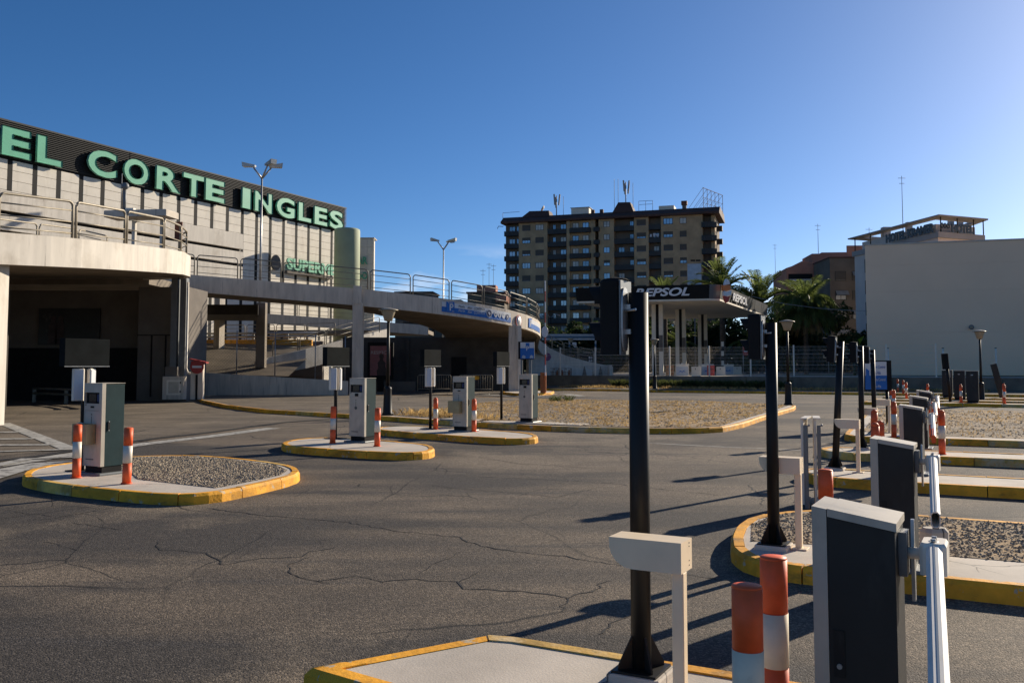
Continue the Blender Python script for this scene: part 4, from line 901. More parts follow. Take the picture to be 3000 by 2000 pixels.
# parking banners and height sign on the parapet
def on_arc(a, z, dr=.0): return Matrix.Translation((CX+(RR+dr)*math.sin(R(a)), CY-(RR+dr)*math.cos(R(a)), z)) @ Matrix.Rotation(R(a),4,'Z')
def banner(label, a0, a1, zs, full):
    t = tag(bpy.data.objects.new('parking_banner', None), label, 'banner', 'blue parking banners on the ramp'); C.objects.link(t)
    z0 = zs(a0); t.location = on_arc(a0,z0).translation; inv = t.location.copy()
    def strip_(lo, hi, nm, m_, dr):
        b = MB(); N = 8
        vs = []
        for i in range(N+1):
            a = a0+(a1-a0)*i/N
            for h in (lo,hi):
                for d in (dr,dr-.01): p = on_arc(a,zs(a)+h,d).translation-inv; vs.append(tuple(p))
        fs = []
        for i in range(N):
            k = i*4; fs += [(k,k+4,k+6,k+2),(k+2,k+6,k+7,k+3),(k+1,k+5,k+4,k),(k+3,k+7,k+5,k+1)]
        fs += [(0,2,3,1),(N*4+1,N*4+3,N*4+2,N*4)]
        return b.add(vs, fs).build(nm, M[m_], t)
    strip_(.30,.56,'white_field','sign_white',.012); strip_(.0,.295,'blue_field','blue',.012)
    def put(s_, a, h, size, m_, nm='lettering', sx=1, bold=0, dr=.022):
        m = Matrix.Translation(-inv) @ on_arc(a, zs(a)+h, dr); return text(nm, s_, size, M[m_], t, m, .002, sx=sx, bold=bold)
    da = (a1-a0)
    m = Matrix.Translation(-inv) @ on_arc(a0+da*.10, zs(a0+da*.10), .024); pl = MB().box(-.26,.26,-.004,.004,.03,.60,m).build('p_plate', M['blue'], t)
    put('P', a0+da*.085, .12, .52, 'sign_white', 'parking_letter', bold=.012, dr=.036)
    if full:
        put('Parking', a0+da*.075, .50, .10, 'sign_white', dr=.036); put('24H', a0+da*.115, .05, .10, 'sign_white', dr=.036)
        for i, (part_, aa) in enumerate((('Planta',.20),('Alta-',.315),('CONTROL',.40))):
            put(part_, a0+da*aa, .35, .20, 'print', sx=.85); put(part_, a0+da*aa, .12, .20, 'sign_white', sx=.85)
        for fr, rr, m1, ic in ((.62,.23,'navy','diamond'),(.725,.15,'sign_white','20'),(.79,.15,'sign_white','bar'),(.86,.15,'sign_white','cap'),(.93,.17,'navy','cam')):
            a = a0+da*fr; c = Matrix.Translation(-inv) @ on_arc(a, zs(a)+.30, .022)
            disc = lambda r_, mm_, nm, yy, par: MB().plate([(math.cos(k*.314)*r_, math.sin(k*.314)*r_) for k in range(20)], .006, c @ Matrix.Translation((0,yy,0))).build(nm, M[mm_], par)
            o = disc(rr,'sign_white','icon_disc',0,t)
            if m1 == 'navy': o2 = disc(rr*.84,'navy','icon_disc',-.006,o); MB().plate([(-rr*.45,rr*.1),(-rr*.1,rr*.45),(rr*.4,-rr*.1),(rr*.1,-rr*.5)],.004,c@Matrix.Translation((0,-.012,0))).build('icon', M['sign_white'], o)
            elif ic == '20': text('icon', '20', .17, M['print'], o, c@Matrix.Translation((-.10,-.006,-.06)), .002)
            elif ic == 'bar': MB().plate([(-.02,-.09),(.02,-.09),(.035,0),(.01,.09),(-.02,.07)],.004,c@Matrix.Translation((0,-.006,0))).build('icon', M['navy'], o)
            else: MB().plate([(-.03,.06),(.05,.06),(.05,.085),(-.03,.085)],.004,c@Matrix.Translation((0,-.006,0))).build('icon', M['print'], o)
    return t
zs_top = lambda a: 6.43-.083*(10.0-3.2+RR*R(a))-.74
banner('long blue and white parking banner on the ramp edge', 31, 56.5, zs_top, True)
banner('short blue parking banner at the ramp tip', 67.5, 82, zs_top, False)
hs_ = thing('height_limit_sign', 'round height limit sign reading 2,1 on the ramp corner', 'sign', on_arc(60.5,4.28,.05).translation, R(60.5))
m = Matrix.Rotation(R(90),4,'X')
MB().lathe([(.36,0),(.37,.01),(.36,.02)],28,m=m).build('red_ring', M['sign_red'], hs_); MB().lathe([(.30,.0205),(.30,.026),(.01,.0265)],28,m=m).build('white_disc', M['sign_white'], hs_)
text('lettering', '2,1', .30, M['black_matt'], hs_, Matrix.Translation((-.20,-.029,-.11)), .002, sx=.85)
for sgn in (1,-1): MB().plate([(-.05,sgn*.25),(.05,sgn*.25),(0,sgn*.17)],.003,Matrix.Translation((0,-.03,0))).build('triangle', M['black_matt'], hs_)

# spaces under the ramp
uw = thing('ramp_back_wall', 'dark wall in the shade under the curved ramp', 'wall', (-4.6,60,0), 0)
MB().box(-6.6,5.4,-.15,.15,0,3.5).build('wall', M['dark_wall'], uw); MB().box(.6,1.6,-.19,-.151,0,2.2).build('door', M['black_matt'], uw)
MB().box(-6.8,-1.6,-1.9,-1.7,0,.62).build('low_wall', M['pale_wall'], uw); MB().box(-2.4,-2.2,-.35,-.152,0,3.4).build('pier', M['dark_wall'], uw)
pk = thing('pink_poster', 'pink advertising poster with a dark figure in a black case', 'poster', (-8.35,57.6,0), R(-3))
MB().box(-.82,.82,-.1,.1,.75,3.1).build('case', M['black_matt'], pk); f = MB().box(-.66,.66,-.125,-.101,1.0,2.88).build('print', M['pink'], pk)
tx = text('lettering', 'RESP3CT', .3, M['laundry'], f, depth=.002); fit([tx.data], -.6,.6,2.36,2.56); tx.data.transform(Matrix.Translation((0,-.128,0)))
MB().plate([(-.28,1.0),(.3,1.0),(.32,1.35),(.24,1.62),(.27,1.8),(.12,1.95),(.10,2.05),(.16,2.2),(.12,2.34),(0,2.4),(-.12,2.34),(-.15,2.2),(-.1,2.05),(-.13,1.95),(-.25,1.8),(-.2,1.5),(-.3,1.3)],.004,Matrix.Translation((.08,-.129,0))).build('figure', M['poster_fig'], f)
MB().box(-.2,.2,-.08,.08,0,.75).build('foot', M['black_matt'], pk)
def make_crowd(label, loc, rz):
    t = thing('crowd_barrier', label, 'barrier', loc, rz, 'tubular crowd barriers under the ramp')
    rail_panel((-.95,0,.15),(.95,0,.15),.95,.022,0,6,.12).build('frame', M['rail'], t)
    MB().tube((-.95,0,.3),(.95,0,.3),.018,6).build('lower_rail', M['rail'], t)
    for i in range(13): x = -.81+i*.135; MB().tube((x,0,.3),(x,0,1.08),.009,5).build('upright', M['rail'], t)
    for x in (-.75,.75): MB().box(x-.02,x+.02,-.25,.25,0,.03).build('foot', M['rail_dark'], t)
    return t
make_crowd('tubular crowd barrier under the ramp, left one', (-4.45,52,0), R(4)); cb = make_crowd('tubular crowd barrier with yellow plate under the ramp', (-2.05,51.4,0), R(-6))
MB().box(-.13,.2,-.03,-.022,.84,1.04).build('yellow_plate', M['kerb'], cb)
lw = thing('low_ramp_wall', 'low grey concrete wall below the chain link fence', 'wall', (-12.3,47.2,0), 0)
MB().add([(x,y,z) for y in (-.12,.12) for x, z in ((-4.4,0),(3.75,0),(3.75,.82),(-4.4,1.3))],[(0,1,2,3),(7,6,5,4),(3,2,6,7),(1,5,6,2),(0,3,7,4)]).build('wall', M['concrete'], lw)
cf = thing('chain_link_fence', 'chain link fence on thin posts below the curved ramp', 'fence', (-12.3,47.2,0), 0)
for x in (-3.9,-2.05,-.05,2.05,3.6): z0 = 1.3-(x+4.4)/8.15*.48; MB().tube((x,0,z0-.1),(x,0,3.35-.05*x),.03,6).build('post', M['galv'], cf)
w_ = MB()
for sgn in (1,-1):
    for i in range(64):
        x = -5.9+i*.16; a = [x,0,1.1]; b = [x+sgn*2.1,0,3.2]
        for p, q in ((a,b),(b,a)):
            if p[0] < -3.9 and q[0] > -3.9: f_ = (-3.9-p[0])/(q[0]-p[0]); p[2] += (q[2]-p[2])*f_; p[0] = -3.9
            if p[0] > 3.6 and q[0] < 3.6: f_ = (3.6-p[0])/(q[0]-p[0]); p[2] += (q[2]-p[2])*f_; p[0] = 3.6
        if a[0] >= -3.91 and a[0] <= 3.61 and abs(a[0]-b[0]) > .1 and b[0] >= -3.91 and b[0] <= 3.61: w_.tube(a,b,.0035,3,caps=False)
tag(w_.build('wire_mesh', M['galv'], cf), kind='stuff')
ir = thing('inner_ramp', 'sunlit inner ramp with bright yellow kerb seen under the deck', 'ramp', (-17.5,58,0), 0)
MB().add([(-4,-4,1.2),(4.2,-4,1.0),(4.2,4.8,3.0),(-4,4.8,3.2)],[(0,1,2,3)]).build('roadway', M['old_asphalt'], ir)
MB().add([(x,y,z) for x in (-4,3.6) for y, z in ((4.8,3.0),(4.8,3.42),(5.15,3.44),(5.15,3.0))],[(0,1,5,4),(1,2,6,5),(0,3,2,1),(4,5,6,7)]).build('kerb', M['kerb'], ir)
MB().box(-4,4.2,5.6,6.1,0,3.35).build('retaining_wall', M['pale_wall'], ir)
for x in (-3,-.6,1.8): MB().box(x-.06,x+.06,5.25,5.4,3.2,3.95).build('guard_post', M['galv'], ir)
for z in (3.62,3.86): MB().path([(-4,5.2,z),(-1,5.2,z+.03),(3.9,5.2,z+.07)],.075,6).build('guard_beam', M['galv'], ir)
railing('pale railing behind the yellow kerb of the inner ramp', [(-21,64.2,3.4),(-18.9,64.2,3.42),(-16.8,64.2,3.45),(-14.7,64.4,3.5),(-12.6,64.8,3.6)], M['rail'], 1.1, .14, .03)
railing('railing on the curved white inner wall', [(-15.3,57.6,2.15),(-13.8,58.6,2.35),(-12.4,60.2,2.9),(-10.9,62.0,3.5),(-9.4,64.4,4.0)], M['rail_dark'], 1.1, .14, .03)
cw = thing('inner_curved_wall', 'curved pale inner wall of the ramp with railing shadows', 'wall', (0,0,0), 0)
ribbon(MB(), [(-15.9,56.4),(-15.3,57.2),(-14.4,57.9),(-13.4,58.8),(-12.4,60.0),(-11.2,61.6),(-10,63.6),(-9,65.8)], .2, [.9,1.0,1.2,1.45,1.75,2.2,2.7,3.2], [1.9,2.15,2.4,2.7,3.0,3.45,3.9,4.3]).build('wall', M['white_concrete'], cw)
MB().bev(-15.75,-15.2,55.6,56.1,1.5,5.5,.02).build('column', M['soffit'], cw)
fp = thing('far_ramp_level', 'far concrete ramp edge with railings seen under the soffit', 'ramp', (-13,70,0), 0)
MB().add([(-6,0,4.9),(6.5,0,4.0),(6.5,0,4.75),(-6,0,5.65),(-6,.3,4.9),(6.5,.3,4.0),(6.5,.3,4.75),(-6,.3,5.65)],[(0,1,2,3),(7,6,5,4),(3,2,6,7),(4,5,1,0)]).build('parapet', M['concrete'], fp)
MB().box(-6,6.5,.31,5,4.1,4.4).build('slab', M['soffit'], fp)
railing('railing on the far ramp edge under the soffit', [(-19,70.1,5.6),(-16.6,70.1,5.44),(-14.2,70.1,5.27),(-11.8,70.1,5.1),(-9.4,70.1,4.93),(-7,70.1,4.76)], M['rail_dark'], 1.1, .14, .03)

# sign, raised arm and orange barrier at the ramp column
bs = thing('blue_parking_board', 'small blue and white parking board in front of the ramp column', 'sign', (.82,50,KH), R(-6))
MB().box(-.48,.42,.0,.22,1.85,2.82).build('case', M['black_matt'], bs); f = MB().box(-.36,.41,-.02,-.001,1.88,2.46).build('blue_face', M['blue'], bs); g = MB().box(-.36,.41,-.02,-.001,2.461,2.78).build('white_face', M['sign_white'], bs)
MB().box(-.06,.14,-.026,-.021,2.2,2.74).build('p_plate', M['blue'], f); text('parking_letter', 'P', .34, M['sign_white'], f, Matrix.Translation((-.05,-.029,2.33)), .002, bold=.008)
for x in (-.28,.16): MB().plate([(x,1.90),(x+.2,1.90),(x+.2,2.02),(x+.1,2.08),(x+.02,2.03)],.004,Matrix.Translation((0,-.024,0))).build('pictogram', M['beam_pale'], f)
for x in (-.3,.2): MB().box(x-.05,x+.05,.05,.15,0,1.85).build('leg', M['machine_dk'], bs)
ob = thing('orange_barrier', 'orange barrier post with red and white arm raised upright', 'barrier', (1.75,50,KH), R(-10))
MB().bev(-.17,.12,-.17,.17,0,1.12,.01).build('cabinet', M['orange_cab'], ob); MB().bev(.08,.16,-.24,-.171,.05,.95,.02).build('arm_fork', M['orange'], ob)
for i in range(9): MB().box(.09,.15,-.235,-.195,.95+i*.58,.95+(i+1)*.58-.004).build('arm_section', M['sign_red' if i % 2 else 'sign_white'], ob)
MB().lathe([(.30,0),(.31,.01),(.3,.02)],20,m=Matrix.Translation((.1,-.24,3.35))@Matrix.Rotation(R(90),4,'X')@Matrix.Diagonal((.6,1,1,1))).build('disc_sign', M['sign_white'], ob)
# tall three-headed deck lamps
def make_mast(label, loc, h, rz):
    t = thing('deck_lamp', label, 'lamp post', loc, rz, 'tall three headed lamps')
    MB().lathe([(.09,0),(.055,h-.9)],10).build('pole', M['galv'], t)
    for k, a in enumerate((R(175),R(20),R(-40))):
        d = Vector((math.cos(a),math.sin(a),0)); b = MB().tube((0,0,h-.95),d*.55+Vector((0,0,h-.25)),.06,8,.05); arm_ = b.build('arm', M['galv'], t)
        m = Matrix.Translation(d*.85+Vector((0,0,h-.1))) @ Matrix.Rotation(a,4,'Z') @ Matrix.Rotation(R(-8),4,'Y')
        MB().add([(-.42,-.13,-.06),(.35,-.2,-.14),(.35,.2,-.14),(-.42,.13,-.06),(-.42,-.13,.06),(.42,-.22,.14),(.42,.22,.14),(-.42,.13,.06)],[(3,2,1,0),(4,5,6,7),(0,1,5,4),(1,2,6,5),(2,3,7,6),(3,0,4,7)],m=m).build('lamp_head', M['galv'], arm_)
make_mast('tall lamp with three heads in front of the store letters', (-15.65,56,4.9), 9.35, 0); make_mast('tall lamp with three heads behind the curved ramp', (-6.4,84,0), 13.4, R(25))

# ================================================================ filling station on its raised slab
def leafy(m, f=.55):                          # light passing through leaves
    t = m.node_tree; b = t.nodes['Principled BSDF']; o = [n for n in t.nodes if n.type == 'OUTPUT_MATERIAL'][0]
    tr = t.nodes.new('ShaderNodeBsdfTranslucent'); x = t.nodes.new('ShaderNodeMixShader'); x.inputs[0].default_value = f
    t.links.new(b.inputs['Base Color'].links[0].from_socket, tr.inputs[0]); t.links.new(b.outputs[0], x.inputs[1]); t.links.new(tr.outputs[0], x.inputs[2]); t.links.new(x.outputs[0], o.inputs[0])
for k in ('frond','leaf_dark','leaf_mid','leaf_sunlit','grass','straw'): leafy(M[k])
WP = (2.4,69.5)
def wv(a, b=0): return gp(*WP, a, b)          # along the retaining wall, and behind it
PF = .82
sheet('forecourt', [wv(-6,.2),wv(34,.2),wv(34,40),wv(-6,40)], PF, M['forecourt'])
fw = thing('retaining_wall', 'dark low retaining wall under the white mesh fence', 'wall', (*wv(0),0), GR)
for k in range(13): MB().bev(-6+k*3.08+.006,-6+(k+1)*3.08-.006,-.02,.2,0,PF+.07,.02).build('wall_section', M['dark_concrete'], fw)
fn = thing('mesh_fence', 'white wire mesh fence with posts round the filling station', 'fence', (*wv(0),PF+.07), GR)
px_ = [-1.47+2.88*i for i in range(11)]
for x in px_: MB().bev(x-.045,x+.045,.05,.13,0,2.12,.008).build('fence_post', M['white_paint'], fn)
for a, b in zip(px_[:-1], px_[1:]):
    w_ = MB()
    for i in range(1,36): x = a+(b-a)*i/36; w_.tube((x,.09,.03),(x,.09,2.05),.0036,3,caps=False)
    for i in range(9): w_.tube((a+.045,.085,.05+i*.245),(b-.045,.085,.05+i*.245),.005 if i not in (3,6) else .009,3,caps=False)
    tag(w_.build('mesh_panel', M['white_paint'], fn), kind='stuff')
cn = thing('station_canopy', 'black fascia filling station canopy with white lettering on slim columns', 'canopy', (16,72,PF), 0); cn.location = (0,0,0)
cp_ = [(5.4,75.4),(15.75,72.08),(16.7,72.5),(27.4,97),(17.0,100.8)]
MB().prism(cp_, 6.84, 6.98).build('soffit', M['canopy_under'], cn)
ip = offset_poly(ccw(cp_), .12)
def fascia(i, m_, nm='fascia', lean=.12):
    c_ = cp_; a, b = Vector(c_[i]), Vector(c_[(i+1)%5]); d = (b-a).normalized(); n_ = Vector((d.y,-d.x))
    MB().add([(a.x,a.y,6.99),(b.x,b.y,6.99),(b.x+n_.x*lean,b.y+n_.y*lean,8.12),(a.x+n_.x*lean,a.y+n_.y*lean,8.12),
              (a.x-n_.x*.1,a.y-n_.y*.1,6.99),(b.x-n_.x*.1,b.y-n_.y*.1,6.99),(b.x-n_.x*.1,b.y-n_.y*.1,8.12),(a.x-n_.x*.1,a.y-n_.y*.1,8.12)],
             [(0,1,2,3),(7,6,5,4),(3,2,6,7),(1,5,6,2),(0,3,7,4),(0,4,5,1)]).build(nm, M[m_], cn)
fascia(0,'fascia'); fascia(1,'fascia_grey','corner_fascia'); fascia(3,'fascia'); fascia(4,'fascia')
a, b = Vector(cp_[2]), Vector(cp_[3])
for j in range(6):
    p, q = a.lerp(b,j/6+.003), a.lerp(b,(j+1)/6-.003); d = (q-p).normalized(); n_ = Vector((d.y,-d.x))
    MB().add([(p.x,p.y,6.99),(q.x,q.y,6.99),(q.x+n_.x*.12,q.y+n_.y*.12,8.12),(p.x+n_.x*.12,p.y+n_.y*.12,8.12),(p.x-n_.x*.1,p.y-n_.y*.1,6.99),(q.x-n_.x*.1,q.y-n_.y*.1,6.99),(q.x-n_.x*.1,q.y-n_.y*.1,8.12),(p.x-n_.x*.1,p.y-n_.y*.1,8.12)],
             [(0,1,2,3),(7,6,5,4),(3,2,6,7),(1,5,6,2),(0,3,7,4),(0,4,5,1)]).build('side_fascia', M['fascia' if j < 2 else 'fascia_grey'], cn)
MB().prism(offset_poly(ccw(cp_),.3), 7.6, 7.66).build('roof', M['grey_metal'], cn)
ang = math.atan2(72.08-75.4, 15.75-5.4)
tx = text('lettering', 'REPSOL', 1, M['letter_white'], cn, depth=.02, bold=.03, shear=.28); fit([tx.data], 4.9, 9.35, .24, .92)
tx.data.transform(Matrix.Translation((5.4,75.4,7.0)) @ Matrix.Rotation(ang,4,'Z') @ Matrix.Translation((0,-.16,0)))
ang2 = math.atan2(97-72.5, 27.4-16.7)
tx = text('lettering', 'REPSOL', 1, M['letter_white'], cn, depth=.02, bold=.03, shear=.22); fit([tx.data], 4.9, 12.6, .18, .88)
tx.data.transform(Matrix.Translation((16.7,72.5,7.0)) @ Matrix.Rotation(ang2,4,'Z') @ Matrix.Translation((0,-.18,0)))
em = thing('canopy_emblem', 'orange, white and red emblem at the canopy corner', 'emblem', (17.1,71.95,6.82), R(12))
def emb(nm, m_, prof): MB().plate(prof, .3, Matrix.Identity(4)).build(nm, M[m_], em)
emb('white_tip','letter_white',[(-.2,1.22),(.26,1.3),(.22,1.5),(.1,1.68),(-.02,1.72),(-.12,1.55)])
emb('orange_band','orange',[(-.36,.80),(-.1,.72),(.3,.84),(.3,1.22),(-.05,1.24),(-.36,1.2)])
emb('white_band','letter_white',[(-.3,.38),(0,.33),(.36,.45),(.38,.82),(0,.70),(-.28,.74)])
emb('red_tip','crimson',[(-.02,-.18),(.1,-.12),(.26,.36),(0,.30),(-.26,.34),(-.16,-.05)])
for k, (x, y) in enumerate(((12.4,77),(15.6,83.6),(19.4,92))):
    t = thing('canopy_column', ['twin white canopy column, front','twin white canopy column, middle','twin white canopy column, rear'][k], 'column', (x,y,PF), R(-14), 'canopy columns')
    for s_ in (-1,1): MB().box(s_*.30-.17,s_*.30+.17,-.3,.3,0,6.02).build('fin', M['canopy_under'], t)
    MB().box(-.128,.128,-.2,.2,0,6.02).build('core', M['black_matt'], t); MB().box(.02+.12,.46,-.312,-.302,2.0,3.4).build('notice', M['pale_wall'], t)
dp = thing('fuel_dispenser', 'front fuel dispenser with blue splash print', 'fuel pump', (13.7,73,PF), R(-10), 'fuel dispensers')
MB().bev(-.52,.52,-.25,.25,0,.85,.02).build('body', M['white_paint'], dp); f = MB().box(-.47,.47,-.262,-.251,.05,.72).build('print_panel', M['beam_pale'], dp)
MB().plate([(-.1,.42),(0,.36),(.12,.44),(.3,.47),(.14,.40),(.3,.28),(.05,.32),(-.02,.2),(-.06,.32),(-.34,.24),(-.16,.38),(-.36,.46)],.006,Matrix.Translation((0,-.267,0))).build('splash', M['blue'], f)
MB().bev(-.54,.54,-.27,.27,.851,.95,.02).build('lid', M['white_paint'], dp); MB().box(-.06,.03,-.05,.05,.951,1.04).build('nozzle_rest', M['white_paint'], dp); MB().box(.54,.62,-.1,.1,.2,.8).build('hose', M['black_matt'], dp)
again(dp, 'middle fuel dispenser with blue splash print', (16.8,78,PF), R(-10)); again(dp, 'rear fuel dispenser, mostly hidden by white cabinets', (20.0,84,PF), R(-10))
wc = thing('white_cabinet', 'white service cabinet between the two front dispensers', 'cabinet', (14.3,70.4,PF), R(-12), 'white service cabinets')
MB().bev(-.36,.36,-.3,.3,0,.74,.015).build('body', M['canopy_under'], wc); MB().box(.2,.32,-.1,.1,.741,.78).build('top_handle', M['white_paint'], wc); MB().box(-.08,-.03,-.312,-.301,.5,.62).build('lock', M['black_matt'], wc)
again(wc, 'white service cabinet beside the red bin', (17.05,74,PF), R(-12)); again(wc, 'white service cabinet farthest right on the forecourt', (20.9,84,PF), R(-12))
for nm, lab, x, y, m_, w_ in (('red_bin','red bin between the white cabinets on the forecourt',16.55,75.5,'crimson',.3),('orange_rack','orange rack left of the front dispenser',12.75,73.2,'orange_cab',.32)):
    t = thing(nm, lab, 'bin', (x,y,PF), R(-10)); MB().bev(-w_,w_,-.25,.25,0,.85,.02).build('body', M[m_], t); MB().box(-w_*.8,w_*.8,-.26,-.251,.5,.56).build('slot', M['black_matt'], t)
ft = thing('striped_totem', 'thin black and cream striped totem behind the dispensers', 'post', (18.6,80,PF), 0)
for i in range(7): MB().box(-.1,.1,-.1,.1,i*.42,(i+1)*.42-.003).build('section', M['black_matt' if i % 2 else 'canopy_under'], ft)
ns = thing('no_entry_board', 'red no-entry board on a post behind the mesh fence', 'sign', (21.3,82,PF), R(-15))
MB().tube((-.35,0,0),(-.35,0,2.6),.04,6).build('post', M['galv'], ns); MB().box(-.38,.45,-.06,-.04,1.75,2.55).build('board', M['sign_red'], ns); MB().box(-.27,.34,-.068,-.061,2.05,2.2).build('white_bar', M['sign_white'], ns)
sx_ = thing('exit_sign', 'small pale exit sign on a post beyond the fence', 'sign', (33.2,95,PF), R(-20))
MB().tube((0,.05,0),(0,.05,1.9),.05,6).build('post', M['galv'], sx_); f = MB().bev(-.52,.52,-.03,.02,1.62,1.95,.03).build('board', M['cream_box'], sx_)
text('lettering', 'SALIDA', .2, M['print'], f, Matrix.Translation((-.4,-.035,1.72)), .004, bold=.006)
# pergola, kiosk, cages and barriers near the ramp foot
pg = thing('striped_pergola', 'blue and white pergola with striped posts behind the ramp foot', 'pergola', (5.4,85,PF), 0)
for z, m_ in ((3.6,'beam_pale'),(3.44,'beam_blue'),(3.22,'beam_pale')): MB().box(-2.6,2.55,-.1,.1,z,z+(.18 if m_ == 'beam_pale' else .15)).build('beam', M[m_], pg)
for x in (-2.3,.0,2.45):
    for i in range(9): MB().box(x-.07,x+.07,-.07,.07,i*.358,(i+1)*.358).build('post_section', M['beam_blue' if i % 2 else 'beam_pale'], pg)
MB().box(.25,.65,-.16,-.12,2.0,3.0).build('notice', M['sign_white'], pg)
ks = thing('bottle_kiosk', 'dark kiosk rack of pale bottles with flowers on top', 'kiosk', (6.25,77,PF), R(-8))
MB().box(-.8,.25,-.4,.4,0,1.85).build('cabinet', M['black_matt'], ks); MB().box(-.2,.8,-.5,.4,1.86,1.92).build('roof', M['awning'], ks); MB().box(.72,.78,-.45,-.4,0,1.86).build('post', M['galv'], ks)
for i in range(6):
    for j in range(2): MB().lathe([(.07,0),(.08,.12),(.03,.2)],8,(.36+j*.17,-.3,.1+i*.26)).build('bottle', M['sign_white'], ks)
MB().box(.27,.7,-.4,.3,.02,.08).build('shelf', M['cardboard'], ks)
def make_cage(k):
    t = thing('bottle_cage', ['rusty gas bottle cage, left of the row','rusty gas bottle cage, middle of the row','rusty gas bottle cage, right of the row'][k], 'cage', (2.4+k*.93,72.6-k*.3,PF), R(-14), 'rusty cages below the ramp')
    b = MB()
    for x in (-.42,0,.42):
        for y in (-.25,.25): b.box(x-.02,x+.02,y-.02,y+.02,0,.62)
    for z in (.02,.3,.6):
        for y in (-.25,.25): b.box(-.44,.44,y-.015,y+.015,z,z+.03)
    b.build('frame', M['rust'], t)
    for i in range(3): MB().lathe([(.1,.05),(.11,.3),(.05,.42),(.04,.48)],8,(-.28+i*.28,0,0)).build('gas_bottle', M['orange_cab' if i != 1 else 'white_paint'], t)
for k in range(3): make_cage(k)
for k, x in enumerate((5.85,7.15)):
    t = thing('chain_stand', ['small white stand holding a chain, beside the kiosk','small white stand at the far end of the chain'][k], 'stand', (x,73.2,PF), R(-10), 'chain stands')
    MB().add([(-.18,-.15,0),(.18,-.15,0),(.18,.15,0),(-.18,.15,0),(-.03,-.03,.75),(.03,-.03,.75),(.03,.03,.75),(-.03,.03,.75)],[(3,2,1,0),(4,5,6,7),(0,1,5,4),(1,2,6,5),(2,3,7,6),(3,0,4,7)]).build('cone', M['pale_wall'], t)
    MB().path([(0,0,.7),(.35 if k == 0 else -.4,0,.45),(.65 if k == 0 else -.65,0,.40)],.02,5).build('chain', M['sign_white'], t)
pp = thing('round_sign', 'faded purple round sign on the pale ramp wall', 'sign', (2.8,71.6,2.33), R(20))
MB().lathe([(.30,0),(.31,.01),(.3,.02)],24,m=Matrix.Rotation(R(90),4,'X')).build('disc', M['purple'], pp)
pw = thing('ramp_foot_wall', 'pale lower wall of the ramp beside the station', 'wall', (0,0,0), 0)
ribbon(MB(), [(1.3,70.0),(2.3,71.1),(3.4,72.6),(5.0,73.9),(6.6,74.7)], .2, [0,0,0,0,0], [2.95,2.75,2.05,1.5,1.3]).build('wall', M['white_concrete'], pw)
MB().box(8.0,8.2,74.2,76.4,0,1.7).build('end_wall', M['white_concrete'], pw)
# far street: lawn and road beyond the forecourt
sheet('street', [(-30,106),(60,106),(60,118),(-30,118)], PF+.006, M['asphalt']); sheet('lawn', [(-40,118.2),(90,118.2),(90,170),(-40,170)], PF+.03, M['lawn'])
sheet('lawn', [(22,76),(40,66),(44,74),(27,84)], PF+.02, M['lawn'])
# person walking on the far side
def person(label, loc, rz):
    t = thing('person', label, 'person', loc, rz)
    me = bpy.data.meshes.new('body')
    V = [(0,0,.95),(0,0,1.15),(0,0,1.38),(0,0,1.50),(0,0,1.62),(.19,0,1.40),(.25,.02,1.12),(.27,-.08,.86),(-.19,0,1.40),(-.25,-.02,1.12),(-.27,.06,.87),(.1,0,.90),(.12,-.12,.5),(.12,-.1,.06),(.12,-.22,.04),(-.1,0,.90),(-.12,.12,.5),(-.12,.3,.1),(-.12,.2,.05)]
    E_ = [(0,1),(1,2),(2,3),(3,4),(2,5),(5,6),(6,7),(2,8),(8,9),(9,10),(0,11),(11,12),(12,13),(13,14),(0,15),(15,16),(16,17),(17,18)]
    rad = [.15,.14,.16,.06,.10,.065,.05,.04,.065,.05,.04,.09,.065,.045,.04,.09,.065,.045,.04]
    me.from_pydata(V, E_, []); o = obj('body', me, t); md = o.modifiers.new('skin','SKIN')
    for i, r_ in enumerate(rad): me.skin_vertices[0].data[i].radius = (r_,r_*.75 if i < 3 else r_)
    me.skin_vertices[0].data[0].use_root = True
    o.modifiers.new('sub','SUBSURF').levels = 1; o.modifiers['sub'].render_levels = 1
    bpy.context.view_layer.update(); m2 = bpy.data.meshes.new_from_object(o.evaluated_get(bpy.context.evaluated_depsgraph_get())); o.modifiers.clear(); o.data = m2
    for k in ('cloth_grey','cloth_dark','skin'): m2.materials.append(M[k])
    for p in m2.polygons: z = p.center.z; p.material_index = 1 if z < .93 else (2 if z > 1.47 or (z < .93 and abs(p.center.x) > .24) else 0); p.use_smooth = True
    MB().lathe([(.03,1.70),(.11,1.66),(.115,1.60),(.08,1.52)],12,(0,.02,0)).build('hair', M['cloth_dark'], t)
if not hasattr(bpy.types.Mesh, 'skin_vertices'): pass
_p = bpy.data.meshes.new('tmp'); bpy.data.meshes.remove(_p)
person('person in grey top and dark trousers walking on the far side', (15.4,119.5,PF+.03), R(70))

